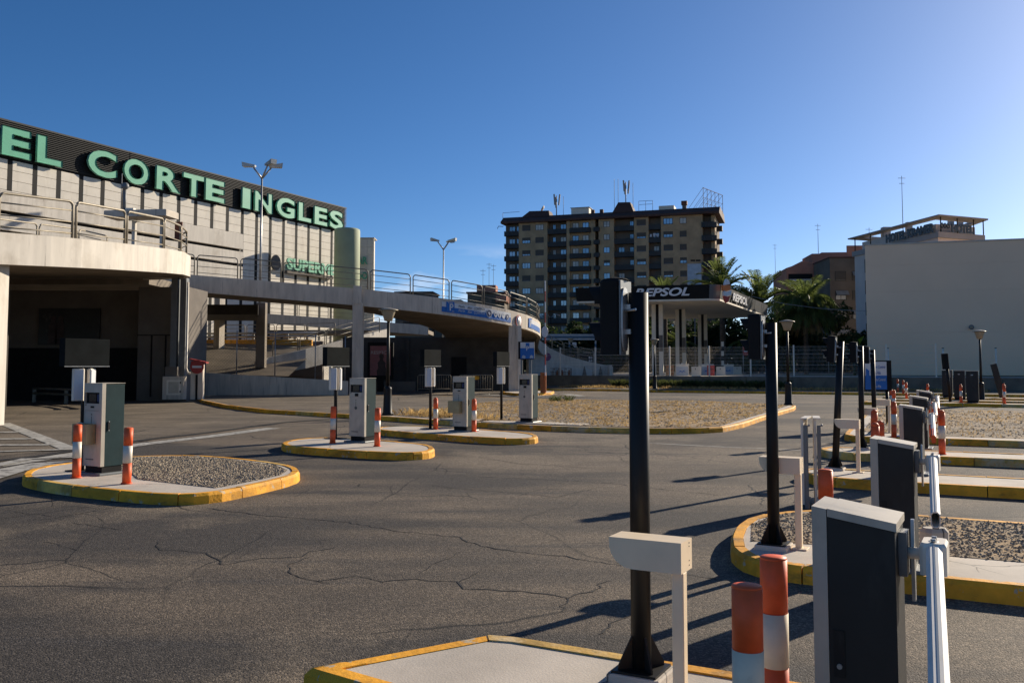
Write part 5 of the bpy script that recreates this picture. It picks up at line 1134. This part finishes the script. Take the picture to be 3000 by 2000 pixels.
# ================================================================ apartment block
ab = thing('apartment_block', 'tall brown brick apartment block with dark balconies and antennas', 'building', (-2.0,215,0), R(-17.5))
FZ = [34.3-3.0*k for k in range(11)]
for a, b in ((3.78,10.83),(15.5,16.3),(21.2,22.3),(23.15,26.73),(31.4,34.7),(37.52,46.8)): MB().box(a,b,0,3,0,35.5).build('brick_bay', M['brick'], ab)
MB().box(.05,49.4,3.01,14,0,35.4).build('core', M['dark_facade'], ab)
for a, b, d_ in ((.09,3.77,1.4),(10.84,15.49,1.4),(16.31,21.19,.35),(22.31,23.14,2.6),(26.74,31.39,1.6),(34.71,37.51,1.6)): MB().box(a,b,d_,3,0,35.45).build('recess_wall', M['brick' if d_ < 1 else 'dark_facade'], ab)
cache = {}
def part(nm, key, mk, parent, loc):
    if key not in cache: cache[key] = mk()
    o = obj(nm, cache[key], parent); o.location = loc; return o
def window(parent, x, z, wd, ht, kind, y=0, rz=0):
    def frame_():
        b = MB(); t_ = .09
        b.box(-wd/2,wd/2,-.05,-.002,-ht/2,-ht/2+t_); b.box(-wd/2,wd/2,-.05,-.002,ht/2-t_,ht/2); b.box(-wd/2,-wd/2+t_,-.05,-.002,-ht/2+t_,ht/2-t_); b.box(wd/2-t_,wd/2,-.05,-.002,-ht/2+t_,ht/2-t_)
        n_ = 3 if wd > 1.8 else 2
        for i in range(1,n_): xx = -wd/2+wd*i/n_; b.box(xx-.04,xx+.04,-.045,-.002,-ht/2+t_,ht/2-t_)
        return b.mesh('window', M['frame'])
    o = part('window', ('wf',wd,ht), frame_, parent, (x,y,z)); o.rotation_euler = (0,0,rz)
    cut = {'shut':-ht/2+.12,'half':0,'part':-ht*.2}.get(kind)
    gm = 'curtain' if kind == 'curtain' else 'glass'
    part('pane', ('wp',wd,ht,gm), lambda: MB().box(-wd/2+.09,wd/2-.09,-.02,-.004,-ht/2+.09,ht/2-.09).mesh('pane', M[gm]), o, (0,0,0))
    if cut is not None: part('shutter', ('ws',wd,ht,cut), lambda: MB().box(-wd/2+.08,wd/2-.08,-.06,-.0505,cut,ht/2-.05).mesh('shutter', M['shutter']), o, (0,0,0))
    return o
rnd = random.Random(3)
for k, z in enumerate(FZ):
    for x, wd in ((5.67,2.0),(8.93,2.0),(25.03,1.45),(33.05,2.1),(39.15,2.1),(42.5,1.5)):
        window(ab, x, z, wd, 1.35, rnd.choice(['shut','shut','glass','part','curtain','half']))
    for x, wd, y in ((1.75,1.5,1.4),(3.2,.7,1.4),(12.2,.7,1.4),(14.4,1.4,1.4),(17.6,1.5,.35),(20.0,1.5,.35),(28.2,1.4,1.6),(30.6,.9,1.6),(36.3,1.3,1.6)):
        if x > 26 and rnd.random() < .5: continue
        window(ab, x, z-.35, wd, 2.1, rnd.choice(['glass','glass','curtain','glass']), y)
    for a, b, y0 in ((.1,3.7,.05),(10.86,15.45,.05),(26.76,31.36,.05),(34.73,37.48,.05)):
        part('balcony', ('ba',a), lambda: MB().box(a,b,y0,y0+1.2,-.15,0).box(a,b,y0,y0+.06,.01,.95).box(a,b,y0-.02,y0+.08,1.0,1.05).mesh('balcony', M['balcony']), ab, (0,0,z-1.55))
    part('balcony', 'bd', lambda: MB().prism([(16.1,.3),(16.3,-.55),(16.9,-.85),(20.6,-.85),(21.2,-.55),(21.4,.3)],-.15,0).add([(x,y,zz) for zz in (0,.95) for x, y in ((16.1,.3),(16.3,-.55),(16.9,-.85),(20.6,-.85),(21.2,-.55),(21.4,.3))],[(i,i+1,i+7,i+6) for i in range(5)]).mesh('balcony', M['balcony']), ab, (0,0,z-1.55))
    part('balcony', 'bs', lambda: MB().box(22.0,23.4,-.5,.6,-.12,.85).mesh('balcony', M['balcony']), ab, (0,0,z-1.45))
    bl = part('balcony', 'bc', lambda: MB().prism([(46.5,.6),(46.6,-.35),(47.4,-.75),(49.0,-.6),(49.9,.3),(49.6,1.2)],-.2,0).add([(x,y,zz) for zz in (0,1.0) for x, y in ((46.5,.6),(46.6,-.35),(47.4,-.75),(49.0,-.6),(49.9,.3),(49.6,1.2))],[(i,i+1,i+7,i+6) for i in range(5)]).mesh('balcony', M['balcony']), ab, (0,0,z-1.6))
    if k % 3 == 1: part('air_conditioner', 'ac', lambda: MB().bev(0,.8,-.3,.1,0,.6,.03).mesh('air_conditioner', M['white_paint']), ab, (rnd.choice([11.6,18.4,27.5,35.5]),.5,z-1.2))
    for y in (2.6,5.2): window(ab, 49.42, z, 1.2, 1.35, rnd.choice(['glass','half','curtain']), y, R(90))
    part('side_balcony', 'sb', lambda: MB().box(49.0,50.6,6.6,8.2,-.15,1.0).mesh('side_balcony', M['balcony']), ab, (0,0,z-1.55))
MB().box(46.8,49.4,2.2,3,0,35.4).build('corner_wall', M['dark_facade'], ab); MB().box(48.6,49.42,1.2,6.4,0,35.4).build('side_wall', M['brick'], ab)
for i, nm in enumerate(('shirt','sheet','towel')): MB().box(35.0+i*.75,35.5+i*.78,-.1,-.06,30.9,31.5+.2*(i%2)).build('laundry', M['laundry'], ab)
rf = MB().add([(x,y,z) for x in (-.5,50.6) for y, z in ((-.9,35.5),(-.9,35.95),(1.3,37.25),(13,37.25),(14.8,35.95),(14.8,35.5))],[(0,1,7,6),(1,2,8,7),(2,3,9,8),(3,4,10,9),(4,5,11,10),(5,0,6,11),(5,4,3,2,1,0),(6,7,8,9,10,11)]).build('roof', M['roof'], ab)
MB().add([(4.2,.7,37.0),(11.2,.7,37.0),(11.2,6,37.0),(4.2,6,37.0),(5.8,2.2,38.7),(10.6,2.2,38.6),(10.6,5,38.6),(5.8,5,38.7)],[(0,1,5,4),(1,2,6,5),(2,3,7,6),(3,0,4,7),(4,5,6,7)]).build('hip_roof', M['roof'], rf)
MB().add([(26.2,.7,37.0),(31.2,.7,37.0),(31.2,6,37.0),(26.2,6,37.0),(27.4,1.9,39.6),(30.2,1.9,39.5),(30.2,5,39.5),(27.4,5,39.6)],[(0,1,5,4),(1,2,6,5),(2,3,7,6),(3,0,4,7),(4,5,6,7)]).build('hip_roof', M['roof'], rf)
MB().box(15.9,20.2,3,7,37.25,39.0).build('plant_room', M['canopy_under'], rf); MB().box(15.7,20.4,2.8,7.2,39.001,39.1).build('plant_room_roof', M['grey_metal'], rf)
MB().box(36.5,40,4,8,37.25,38.6).build('plant_room', M['canopy_under'], rf); MB().box(42.0,42.9,3,3.9,37.25,38.4).build('chimney', M['pale_wall'], rf); MB().box(41.8,43.1,2.8,4.1,38.401,39.3).build('chimney_cowl', M['rust'], rf)
for x in (21.3,23.4): MB().box(x-.4,x+.4,2,2.8,37.2,38.2).build('chimney', M['roof'], rf)
MB().lathe([(.02,0),(.5,.12),(.75,.3)],14,m=Matrix.Translation((9.1,3,39.2))@Matrix.Rotation(R(-60),4,'Y')).build('dish', M['canopy_under'], rf)
for bx0, by0, h_, n_ in ((12.3,3,42.5,3),(29.0,3,44.8,4)):
    g = MB().tube((bx0,by0,37.2),(bx0,by0,h_-.3),.12,6).build('antenna_mast', M['grey_metal'], rf)
    for i in range(n_): a_ = i*2.1; MB().box(-.16,.16,-.1,.1,0,2.6,Matrix.Translation((bx0+.55*math.cos(a_),by0+.55*math.sin(a_),h_-2.6-.5*(i%2)))@Matrix.Rotation(a_,4,'Z')@Matrix.Rotation(R(6),4,'Y')).build('antenna_panel', M['hotel_grey'], g)
    MB().tube((bx0+1.7,by0,37.2),(bx0+1.7,by0,h_-.6),.05,5).build('whip', M['grey_metal'], g)
for x in (26.3,27.2): MB().tube((x,3,37.5),(x,3,45.3),.05,5).build('whip_antenna', M['grey_metal'], rf)
g = MB()
for i in range(6):
    x = 47.0+i*.72; y = .6+i*1.7; p = (x,y,36.8); q = (x,y,41.7-i*.1); g.bar(p,q,.10,.10); g.bar((x-3.2,y,37.2),q,.07,.07); g.bar((x-1.7,y,37.2),(x,y,39.4),.05,.05)
g.bar((47.0,.6,41.6),(50.6,9.1,41.2),.10,.10); g.bar((47.0,.6,39.4),(50.6,9.1,39.2),.06,.06); g.bar((47.0,.6,38.2),(50.6,9.1,38.1),.06,.06); g.build('billboard_frame', M['rust'], rf)
g = MB()
for a_, b_ in (((-.2,0,38.2),(4,0,38.3)),((-.2,0,36.6),(-.2,0,38.2)),((32.2,2,39.6),(35.4,2,39.6)),((32.2,2,38.8),(35.4,2,38.8)),((32.2,2,37.2),(32.2,2,39.6)),((35.4,2,37.2),(35.4,2,39.6)),((33.8,2,37.2),(33.8,2,39.6))): g.tube(a_,b_,.05,5)
g.build('roof_railing', M['beam_blue'], rf)
MB().path([(0,-.2,34.9),(-1.2,-.3,35.0),(-1.5,-.3,34.4)],.08,5).build('bracket_lamp', M['black_matt'], ab)
bb = thing('banner_board', 'pale blue grey upright billboard before the apartment block', 'billboard', (24.3,120,0), R(-8))
MB().box(-.9,.9,-.08,.08,11.7,15.2).build('board', M['beam_pale'], bb); MB().box(-.1,.1,.09,.25,0,15).build('mast', M['grey_metal'], bb)
for i in range(2): MB().box(-.5+i*.7,.1+i*.7,-.5,-.3,15.5,15.7).build('spot_lamp', M['black_matt'], bb)

# ================================================================ other far buildings
def block(label, loc, rz, w_, d_, h_, m_, nm='house', roof='roof', rows=0, cols=0):
    t = thing(nm, label, 'building', loc, R(rz)); MB().box(0,w_,0,d_,0,h_).build('wall', M[m_], t); MB().box(-.2,w_+.2,-.2,d_+.2,h_+.001,h_+.3).build('roof_edge', M[roof], t)
    for i in range(rows):
        for j in range(cols): window(t, (j+.5)*w_/cols, h_-1.6-i*3, 1.2, 1.3, rnd.choice(['shut','glass','curtain']))
    return t
b1 = block('low red roofed house behind the ramp tip', (-7.4,150,0), -6, 6.2, 8, 13.6, 'dark_facade', rows=2, cols=2); MB().box(1.4,4.6,1,4,13.91,15.1).build('penthouse', M['house_red'], b1); MB().box(4.8,6.6,-.6,5,12.2,13.2).build('side_block', M['house_red'], b1)
block('dark low roofs left behind the ramp railing', (-22,170,0), -4, 7, 8, 15.3, 'dark_facade'); block('dark low roof strip behind the railing middle', (-14,165,0), -4, 4.5, 8, 13.4, 'dark_facade')
rb = thing('red_house', 'terracotta apartment house with white balconies behind the palms', 'building', (45.7,150,0), R(-6))
MB().add([(x,y,z) for y in (0,12) for x, z in ((0,0),(11.5,0),(11.5,18.9),(4.4,18.75),(2.5,19.0),(.9,18.2),(0,17.9))],[tuple(range(7)),tuple(range(13,6,-1))]+[((i+1)%7,i,7+i,7+(i+1)%7) for i in range(7)]).build('wall', M['house_red'], rb)
MB().box(4.3,5.9,.5,8,18.7,20.3).build('lift_house', M['house_red'], rb); MB().box(5.9,10.9,.6,8,18.7,20.5).build('lift_house', M['house_red'], rb)
for k in range(5):
    z = 15.2-k*3
    f = MB().box(.3,4.2,-.04,.0,z-.2,z+1.7).build('recess_shade', M['black_matt'], rb)  # flat black panel on the wall face stands in for the recess shade
    for x in (.4,2.3): MB().box(x,x+1.7,-.35,-.3,z-.25,z+.8).build('balcony', M['hotel'], rb)
    for x in (5.4,9.0): window(rb, x+1, z+.7, 1.5, 1.4, rnd.choice(['half','shut','curtain']), -.0)
db = thing('dark_block', 'dark brick block with awnings beside the hotel', 'building', (49.6,140.5,0), R(-3))
MB().box(0,10,0,10,0,18.4).build('wall', M['dark_facade'], db); MB().box(-.1,10,-.1,10,18.41,18.6).build('coping', M['roof'], db)
for k in range(5):
    for x in (1.6,4.2,6.6): window(db, x, 15.6-k*3, 1.7, 1.5, rnd.choice(['glass','shut']))
    for x in (.8,3.4):
        if (k+int(x)) % 2: MB().add([(x,-.05,16.3-k*3),(x+1.9,-.05,16.3-k*3),(x+1.9,-.8,15.6-k*3),(x,-.8,15.6-k*3)],[(0,1,2,3)]).build('awning', M['awning'], db)
MB().box(2.8,5.2,.2,.6,18.61,20.4).build('roof_hut', M['house_red'], db)
# hotel
ht = thing('hotel', 'pale hotel with thin projecting roof and dark roof lettering', 'building', (0,0,0), 0)
K0, K1, K2 = (49.2,129.2), (52.25,110.2), (59.3,113.2); K3 = (61,134)
MB().prism([K0,K1,K2,K3], 0, 17.3).build('wall', M['hotel'], ht)
o_ = lambda p, s: (p[0]+(p[0]-55.5)*s, p[1]+(p[1]-121)*s)
MB().prism([o_(p,.04) for p in (K0,K1,K2,K3)], 17.301, 18.0).build('parapet', M['hotel_grey'], ht)
MB().prism([o_(p,-.12) for p in (K0,K1,K2,K3)], 18.001, 19.2).build('penthouse', M['hotel'], ht)
rim = [o_(p,.10) for p in (K0,K1,K2,K3)]; rin = [o_(p,-.14) for p in (K0,K1,K2,K3)]
rb_ = MB()
for i in (0,1,2,3):
    j = (i+1) % 4; rb_.add([(*rim[i],19.85),(*rim[j],19.85),(*rin[j],19.75),(*rin[i],19.75),(*rim[i],20.02),(*rim[j],20.02),(*rin[j],20.1),(*rin[i],20.1)],[(3,2,1,0),(4,5,6,7),(0,1,5,4),(2,3,7,6)])
rb_.build('roof_frame', M['hotel_grey'], ht)
for p in [Vector(rim[1]).lerp(Vector(rim[2]),f_) for f_ in (.05,.4,.75,.96)]+[Vector(rim[0]).lerp(Vector(rim[1]),f_) for f_ in (.05,.25)]: q = o_(tuple(p),-.05); MB().tube((*q,18.0),(*q,19.85),.08,6).build('roof_post', M['black_matt'], ht)
def hotel_text(s_, a, b, f0, f1, z0, z1):
    a, b = Vector(a), Vector(b); d = b-a; l = d.length; an_ = math.atan2(d.y,d.x)
    f = text('lettering', s_, 1, M['letter_grey'], ht, depth=.06, bold=.05); fit([f.data], l*f0, l*f1, z0, z1); f.data.transform(Matrix.Translation((a.x,a.y,0)) @ Matrix.Rotation(an_,4,'Z') @ Matrix.Translation((0,-.15,0)))
hotel_text('HOTEL KRAMER', o_(K0,.045), o_(K1,.045), .45, .97, 18.02, 19.2); hotel_text('*** HOTEL', o_(K1,.045), o_(K2,.045), .02, .72, 18.02, 19.1)
a, b = Vector(K0), Vector(K1); an_ = math.atan2(b.y-a.y,b.x-a.x)
for f_ in (.18,.36,.54,.72,.88):
    p = a.lerp(b,f_)
    for z in (15.6,12.6,9.6,6.6): w_o = window(ht, p.x, z, 1.6, 1.9, 'glass', p.y); w_o.rotation_euler = (0,0,an_)
a, b = Vector(K1), Vector(K2); an_ = math.atan2(b.y-a.y,b.x-a.x); p = a.lerp(b,.62); w_o = window(ht, p.x, 15.7, 1.0, 2.2, 'glass', p.y); w_o.rotation_euler = (0,0,an_)
for i, (x, y, w_) in enumerate(((51.6,124,.5),(52.6,119,.35),(57.2,117,.3),(58.4,117,.3))): MB().box(x-w_,x+w_,y-w_,y+w_,19.2,20.7-.1*i).build('chimney', M['hotel_grey'], ht)
# cream blank wall
wb = thing('cream_hall', 'large blank cream wall with faint horizontal joints at right', 'building', (29.85,76,0), R(-17.8))
zc = [0,4.38,7.8,10.0,11.75]
for z0, z1 in zip(zc[:-1],zc[1:]): MB().bev(0,34,0,.3,z0+.003,z1-.003,.003).build('wall_course', M['wall_cream'], wb)
MB().prism([(.1,.301),(34,.301),(40,26),(4.6,26)],0,11.6).build('hall', M['wall_cream'], wb); MB().box(-.06,34.1,-.06,.5,11.751,11.86).build('coping', M['slab'], wb)
rl = thing('ring_lamp', 'small round ring lamp high on the cream wall', 'lamp', (37.3,73.4,4.75), R(-17.8))
MB().lathe([(.17,0),(.2,.03),(.2,.07),(.14,.08)],20,m=Matrix.Rotation(R(90),4,'X')).build('ring', M['grey_metal'], rl); MB().lathe([(.12,.05),(.11,.09),(.01,.1)],16,m=Matrix.Rotation(R(90),4,'X')).build('lens', M['lamp_glass'], rl)
for k, (x, y) in enumerate(((27.0,65),(30.7,64.5),(34.2,64))):
    t = thing('white_post', ['thin white post before the cream wall, left','thin white post before the cream wall, middle','thin white post before the cream wall, right'][k], 'post', (x,y,.1), 0, 'white posts before the cream wall')
    MB().tube((0,0,0),(0,0,2.75),.06,8).build('tube', M['white_paint'], t); MB().tube((0,0,2.75),(0,0,2.8),.075,8).build('cap', M['black_matt'], t)
sheet('verge', [(22,55),(60,44),(64,62),(27,76)], .05, M['soil'])
eb_ = MB().prism([(24.8,69.4),(60,58.4),(60.6,60.4),(25.4,71.4)], .04, .62).build('earth_bank', M['soil']); tag(eb_, 'dark earth bank along the foot of the cream wall', 'bank')
for k, (x, y, z0, z1) in enumerate(((58.5,200,20,28.7),(51.3,150.6,20.4,25.4),(51.9,130.5,18,21.7),(50.95,117,19,26.4),(-5.15,160,10,18.8),(-4.2,165,10,20.5),(-3.4,165,10,20.2),(36.5,230,10,26))):
    t = thing('antenna_mast', ['tallest thin mast left of the terracotta house','thin mast on the terracotta house roof','short aerial at the hotel left end','tall lattice mast above the hotel','branched aerial left of the apartment block','thin aerial left of the apartment block, middle','thin aerial next to the apartment block','faint mast right of the big palm'][k], 'antenna', (x,y,z0), 0, 'thin masts on the skyline')
    MB().tube((0,0,0),(0,0,z1-z0),.05,5,.03).build('mast', M['grey_metal'], t); MB().tube((-.5,0,z1-z0-.3),(.5,0,z1-z0-.3),.03,4).build('cross_arm', M['grey_metal'], t); MB().tube((-.35,0,z1-z0-1),(.35,0,z1-z0-1),.03,4).build('cross_arm', M['grey_metal'], t)
tl = thing('twin_lamp', 'distant twin armed street lamp before the apartment block', 'lamp post', (7.75,180,0), 0)
MB().tube((0,0,0),(0,0,11.4),.12,6).build('pole', M['black_matt'], tl)
for s_ in (-1,1): MB().path([(0,0,11.2),(s_*.9,0,11.9),(s_*1.8,0,11.6)],.1,5).build('arm', M['galv'], tl)
cbl = MB().path([(22.25, 84, 8.08),(24.21, 80, 7.1),(26.2, 77, 6.51),(28.73, 76, 6.25),(30.46, 76, 6.19)],.02,4).build('cable', M['galv']); tag(cbl, 'thin cable sagging from the canopy to the cream wall', 'cable')

# ================================================================ palms and trees
def frond_mesh(L_, elev, droop, nl, ll, wd, vee, name, m_, hang=0.0, seed=0):
    rr = random.Random(seed); b = MB(); pts = []; p = Vector((0,0,0)); e = elev; N = 16
    for i in range(N+1):
        pts.append(p.copy()); e -= droop/N*(.4+1.2*i/N); p = p+Vector((math.cos(e),0,math.sin(e)))*L_/N
    b.path(pts, .03 if wd > .03 else .02, 4)
    for i in range(nl):
        t = .10+.9*i/nl; k = t*N; a = int(min(k,N-1)); q = pts[a].lerp(pts[a+1],k-a); d = (pts[a+1]-pts[a]).normalized(); up = Vector((-d.z,0,d.x))
        l = ll*(.45+.55*math.sin(math.pi*min(1,t*.86+.14)))*rr.uniform(.85,1.1)
        for s_ in (-1,1):
            v = (d*rr.uniform(.55,.8)+Vector((0,s_,0))*1.0+up*(vee+rr.uniform(-.15,.15))).normalized(); v = (v+Vector((0,0,-hang*rr.uniform(.6,1.3)))).normalized()
            n_ = v.cross(d).normalized(); sd = v.cross(n_).normalized()*wd*.5; tip = q+v*l+Vector((0,0,-.12*l))
            b.add([q-sd*.6,q+sd*.6,q+v*l*.5+sd,tip,q+v*l*.5-sd], [(0,1,2,3,4)])
    return b.mesh(name, M[m_])
FR = {}
for i in range(3):
    FR['up',i] = frond_mesh(3.0,R(74),R(38),30,.62,.060,.25,'frond','frond',0,i)
    FR['mid',i] = frond_mesh(3.3,R(46),R(70),32,.62,.060,.30,'frond','frond',0,10+i)
    FR['low',i] = frond_mesh(3.3,R(14),R(78),32,.6,.060,.2,'frond','frond',.1,20+i)
    FR['qup',i] = frond_mesh(3.2,R(72),R(60),36,.75,.050,.1,'frond','frond',.35,30+i)
    FR['qmid',i] = frond_mesh(3.6,R(40),R(115),38,.8,.050,.0,'frond','frond',.7,40+i)
    FR['qlow',i] = frond_mesh(3.6,R(-6),R(85),36,.8,.050,-.1,'frond','frond',.8,50+i)
    FR['dry',i] = frond_mesh(3.0,R(-40),R(50),26,.6,.055,-.1,'frond','frond_dry',.8,60+i)
def palm(label, loc, h, sc, plan, r0=.32, seed=0):
    rr = random.Random(seed); t = thing('palm_tree', label, 'palm tree', loc, rr.random()*6, 'palms round the filling station')
    pr = [(r0*1.25,0)]
    for i in range(1,16): pr.append((r0*(1.0+.08*(i%2)), h*i/15.))
    MB().lathe(pr+[(r0*1.35,h+.15),(.1,h+.5)],12).build('trunk', M['trunk'], t)
    for kind, n_ in plan:
        for i in range(n_):
            o = obj('frond', FR[kind,rr.randrange(3)], t); o.location = (0,0,h+rr.uniform(0,.35)); s_ = sc*rr.uniform(.85,1.12); o.scale = (s_,s_,s_)
            o.rotation_euler = (rr.uniform(-.12,.12), rr.uniform(-.12,.12), 2*math.pi*(i+rr.uniform(-.3,.3))/n_+(.4 if kind == 'mid' else 0))
    return t
palm('date palm just showing over the black canopy middle', (18.9,112,0), 9.8, 1.1, (('up',9),('mid',16),('low',12)), seed=1)
palm('tall date palm right behind the canopy corner', (24.7,106,0), 10.2, 1.38, (('up',12),('mid',18),('low',14)), seed=2)
palm('date palm between the canopy end and the drooping palm', (29.2,106,0), 8.6, 1.45, (('up',11),('mid',16),('low',14)), seed=3)
palm('large drooping feathery palm before the terracotta house', (29.25,90,0), 7.5, 1.12, (('qup',16),('qmid',26),('qlow',30),('dry',26)), .22, 4)
palm('low shaded palm beside the drooping one', (27.0,101,0), 4.2, 1.0, (('mid',12),('low',14),('dry',8)), .3, 5)
palm('small palm hidden low behind the filling station', (21.5,118,0), 4.5, 1.0, (('mid',14),('low',14)), .3, 6)
palm('shaded palm behind the canopy columns', (16.0,116,0), 5.0, 1.1, (('mid',12),('qlow',14),('dry',12)), .3, 7)
def tree(label, loc, h, rx, rz, n, m_, seed, leaf=.3, grp='dark trees behind the filling station'):
    rr = random.Random(seed); t = thing('tree', label, 'tree', loc, 0, grp)
    tk = MB().tube((0,0,0),(0,0,h*.55),.28,8,.16); cl = []
    for i in range(7):
        a_ = rr.uniform(0,6.28); e = (math.cos(a_)*rx*.6, math.sin(a_)*rx*.6, h-rz*rr.uniform(.2,1.2)); tk.tube((0,0,h*rr.uniform(.3,.55)), e, .1, 5, .03)
    tk.build('trunk', M['bark'], t); b = MB()
    for i in range(22):
        while True:
            p = Vector((rr.uniform(-1,1),rr.uniform(-1,1),rr.uniform(-1,1)))
            if p.length < 1: break
        cl.append((Vector((p.x*rx,p.y*rx,h-rz+p.z*rz)), rr.uniform(.25,.5)*min(rx,rz)))
    for i in range(n):
        c, r_ = cl[rr.randrange(22)]; d = Vector((rr.gauss(0,1),rr.gauss(0,1),rr.gauss(0,1))).normalized()*r_*rr.uniform(.55,1.1); q = c+d
        if q.z < .2: q.z = .2
        u = Vector((rr.gauss(0,1),rr.gauss(0,1),rr.gauss(0,.7))).normalized(); v = u.cross(Vector((rr.gauss(0,1),rr.gauss(0,1),rr.gauss(0,1)))).normalized(); l = leaf*rr.uniform(.6,1.3)
        b.add([q-u*l,q-v*l*.4,q+u*l,q+v*l*.4],[(0,1,2,3)])
    b.build('crown', M[m_], t); return t
TR = [(4.5,126,7.5,3.4,3.6,'dense dark tree left behind the signal head'),(9.5,124,8,3.8,3.9,'dense dark tree behind the canopy left end'),(15,125,9,3.6,4.3,'dark tree behind the canopy columns, left'),(20.0,126,9.5,4,4.5,'dark tree behind the canopy columns, middle'),
      (25.0,126,8.5,3.6,4,'dark tree behind the canopy columns, right'),(30,122,8.5,3.8,4.0,'dark tree behind the second signal'),(35,118,9,4,4.4,'dark tree behind the drooping palm'),(39.5,114,9,3.6,4.4,'dark tree beside the cream wall end'),(42,100,8,3.0,4.0,'dark tree against the hotel base')]
for i, (x, y, h_, rx, rz_, lab) in enumerate(TR): tree(lab, (x,y,0), h_, rx, rz_, 5200, 'leaf_dark', 20+i, .34)
for i, (x, y, h_, rx, lab) in enumerate(((9.5,119.5,2.8,2.2,'green shrub left of the walking person'),(12.6,120,2.6,2.0,'spiky green shrub beside the walking person'),(6.3,84,2.6,1.2,'flowering bush behind the bottle kiosk'),(17.5,121,2.6,2.2,'green shrub right of the walking person'),(33.5,88,4.0,1.8,'leafy bush right of the drooping palm'),(24.0,92,3.2,1.8,'leafy bush left of the second lamp post'),(37.6,84,3.4,1.6,'leafy bush at the foot of the broad leaved plant'))):
    tree(lab, (x,y,PF-.1), h_, rx, h_*.45, 1500, 'leaf_mid', 50+i, .2, 'green shrubs beyond the fence')
hg = MB(); rr = random.Random(9)
for i in range(9000):
    x = rr.uniform(-6,48); y = 131+rr.uniform(-1,2.5); z = rr.uniform(.8,5.2+1.2*math.sin(x*.5)); u = Vector((rr.gauss(0,1),rr.gauss(0,1),rr.gauss(0,1))).normalized(); v = u.cross(Vector((rr.gauss(0,1),rr.gauss(0,1),1))).normalized(); q = Vector((x,y,z)); l = .45
    hg.add([q-u*l,q-v*l*.45,q+u*l,q+v*l*.45],[(0,1,2,3)])
tag(hg.build('background_thicket', M['leaf_dark']), 'dark far thicket closing the view behind the trees', 'thicket', kind='stuff')
bn = thing('broad_leaved_plant', 'plant with one bright sunlit broad leaf beside the cream wall', 'plant', (28.9,76.5,0), 0)
rr = random.Random(4); MB().tube((0,0,0),(0,0,2.6),.14,8,.1).build('stem', M['leaf_mid'], bn)
for i in range(11):
    a_ = i*2.4+.3; el_ = rr.uniform(.5,1.35); l = rr.uniform(1.3,2.1); b = MB(); N = 7; prev = None; p = Vector((0,0,2.2+rr.uniform(0,.5))); e = el_
    row = []
    for k in range(N+1):
        w_ = .30*math.sin(math.pi*(.06+.9*k/N)); d = Vector((math.cos(a_)*math.cos(e),math.sin(a_)*math.cos(e),math.sin(e))); sd = Vector((-math.sin(a_),math.cos(a_),0))
        row += [p-sd*w_+Vector((0,0,.06)), p, p+sd*w_+Vector((0,0,.06))]; p = p+d*l/N; e -= .13
    fs = []
    for k in range(N): fs += [(k*3,k*3+1,k*3+4,k*3+3),(k*3+1,k*3+2,k*3+5,k*3+4)]
    b.add(row, fs, True).build('leaf', M['leaf_sunlit' if i == 2 else 'leaf_mid'], bn)
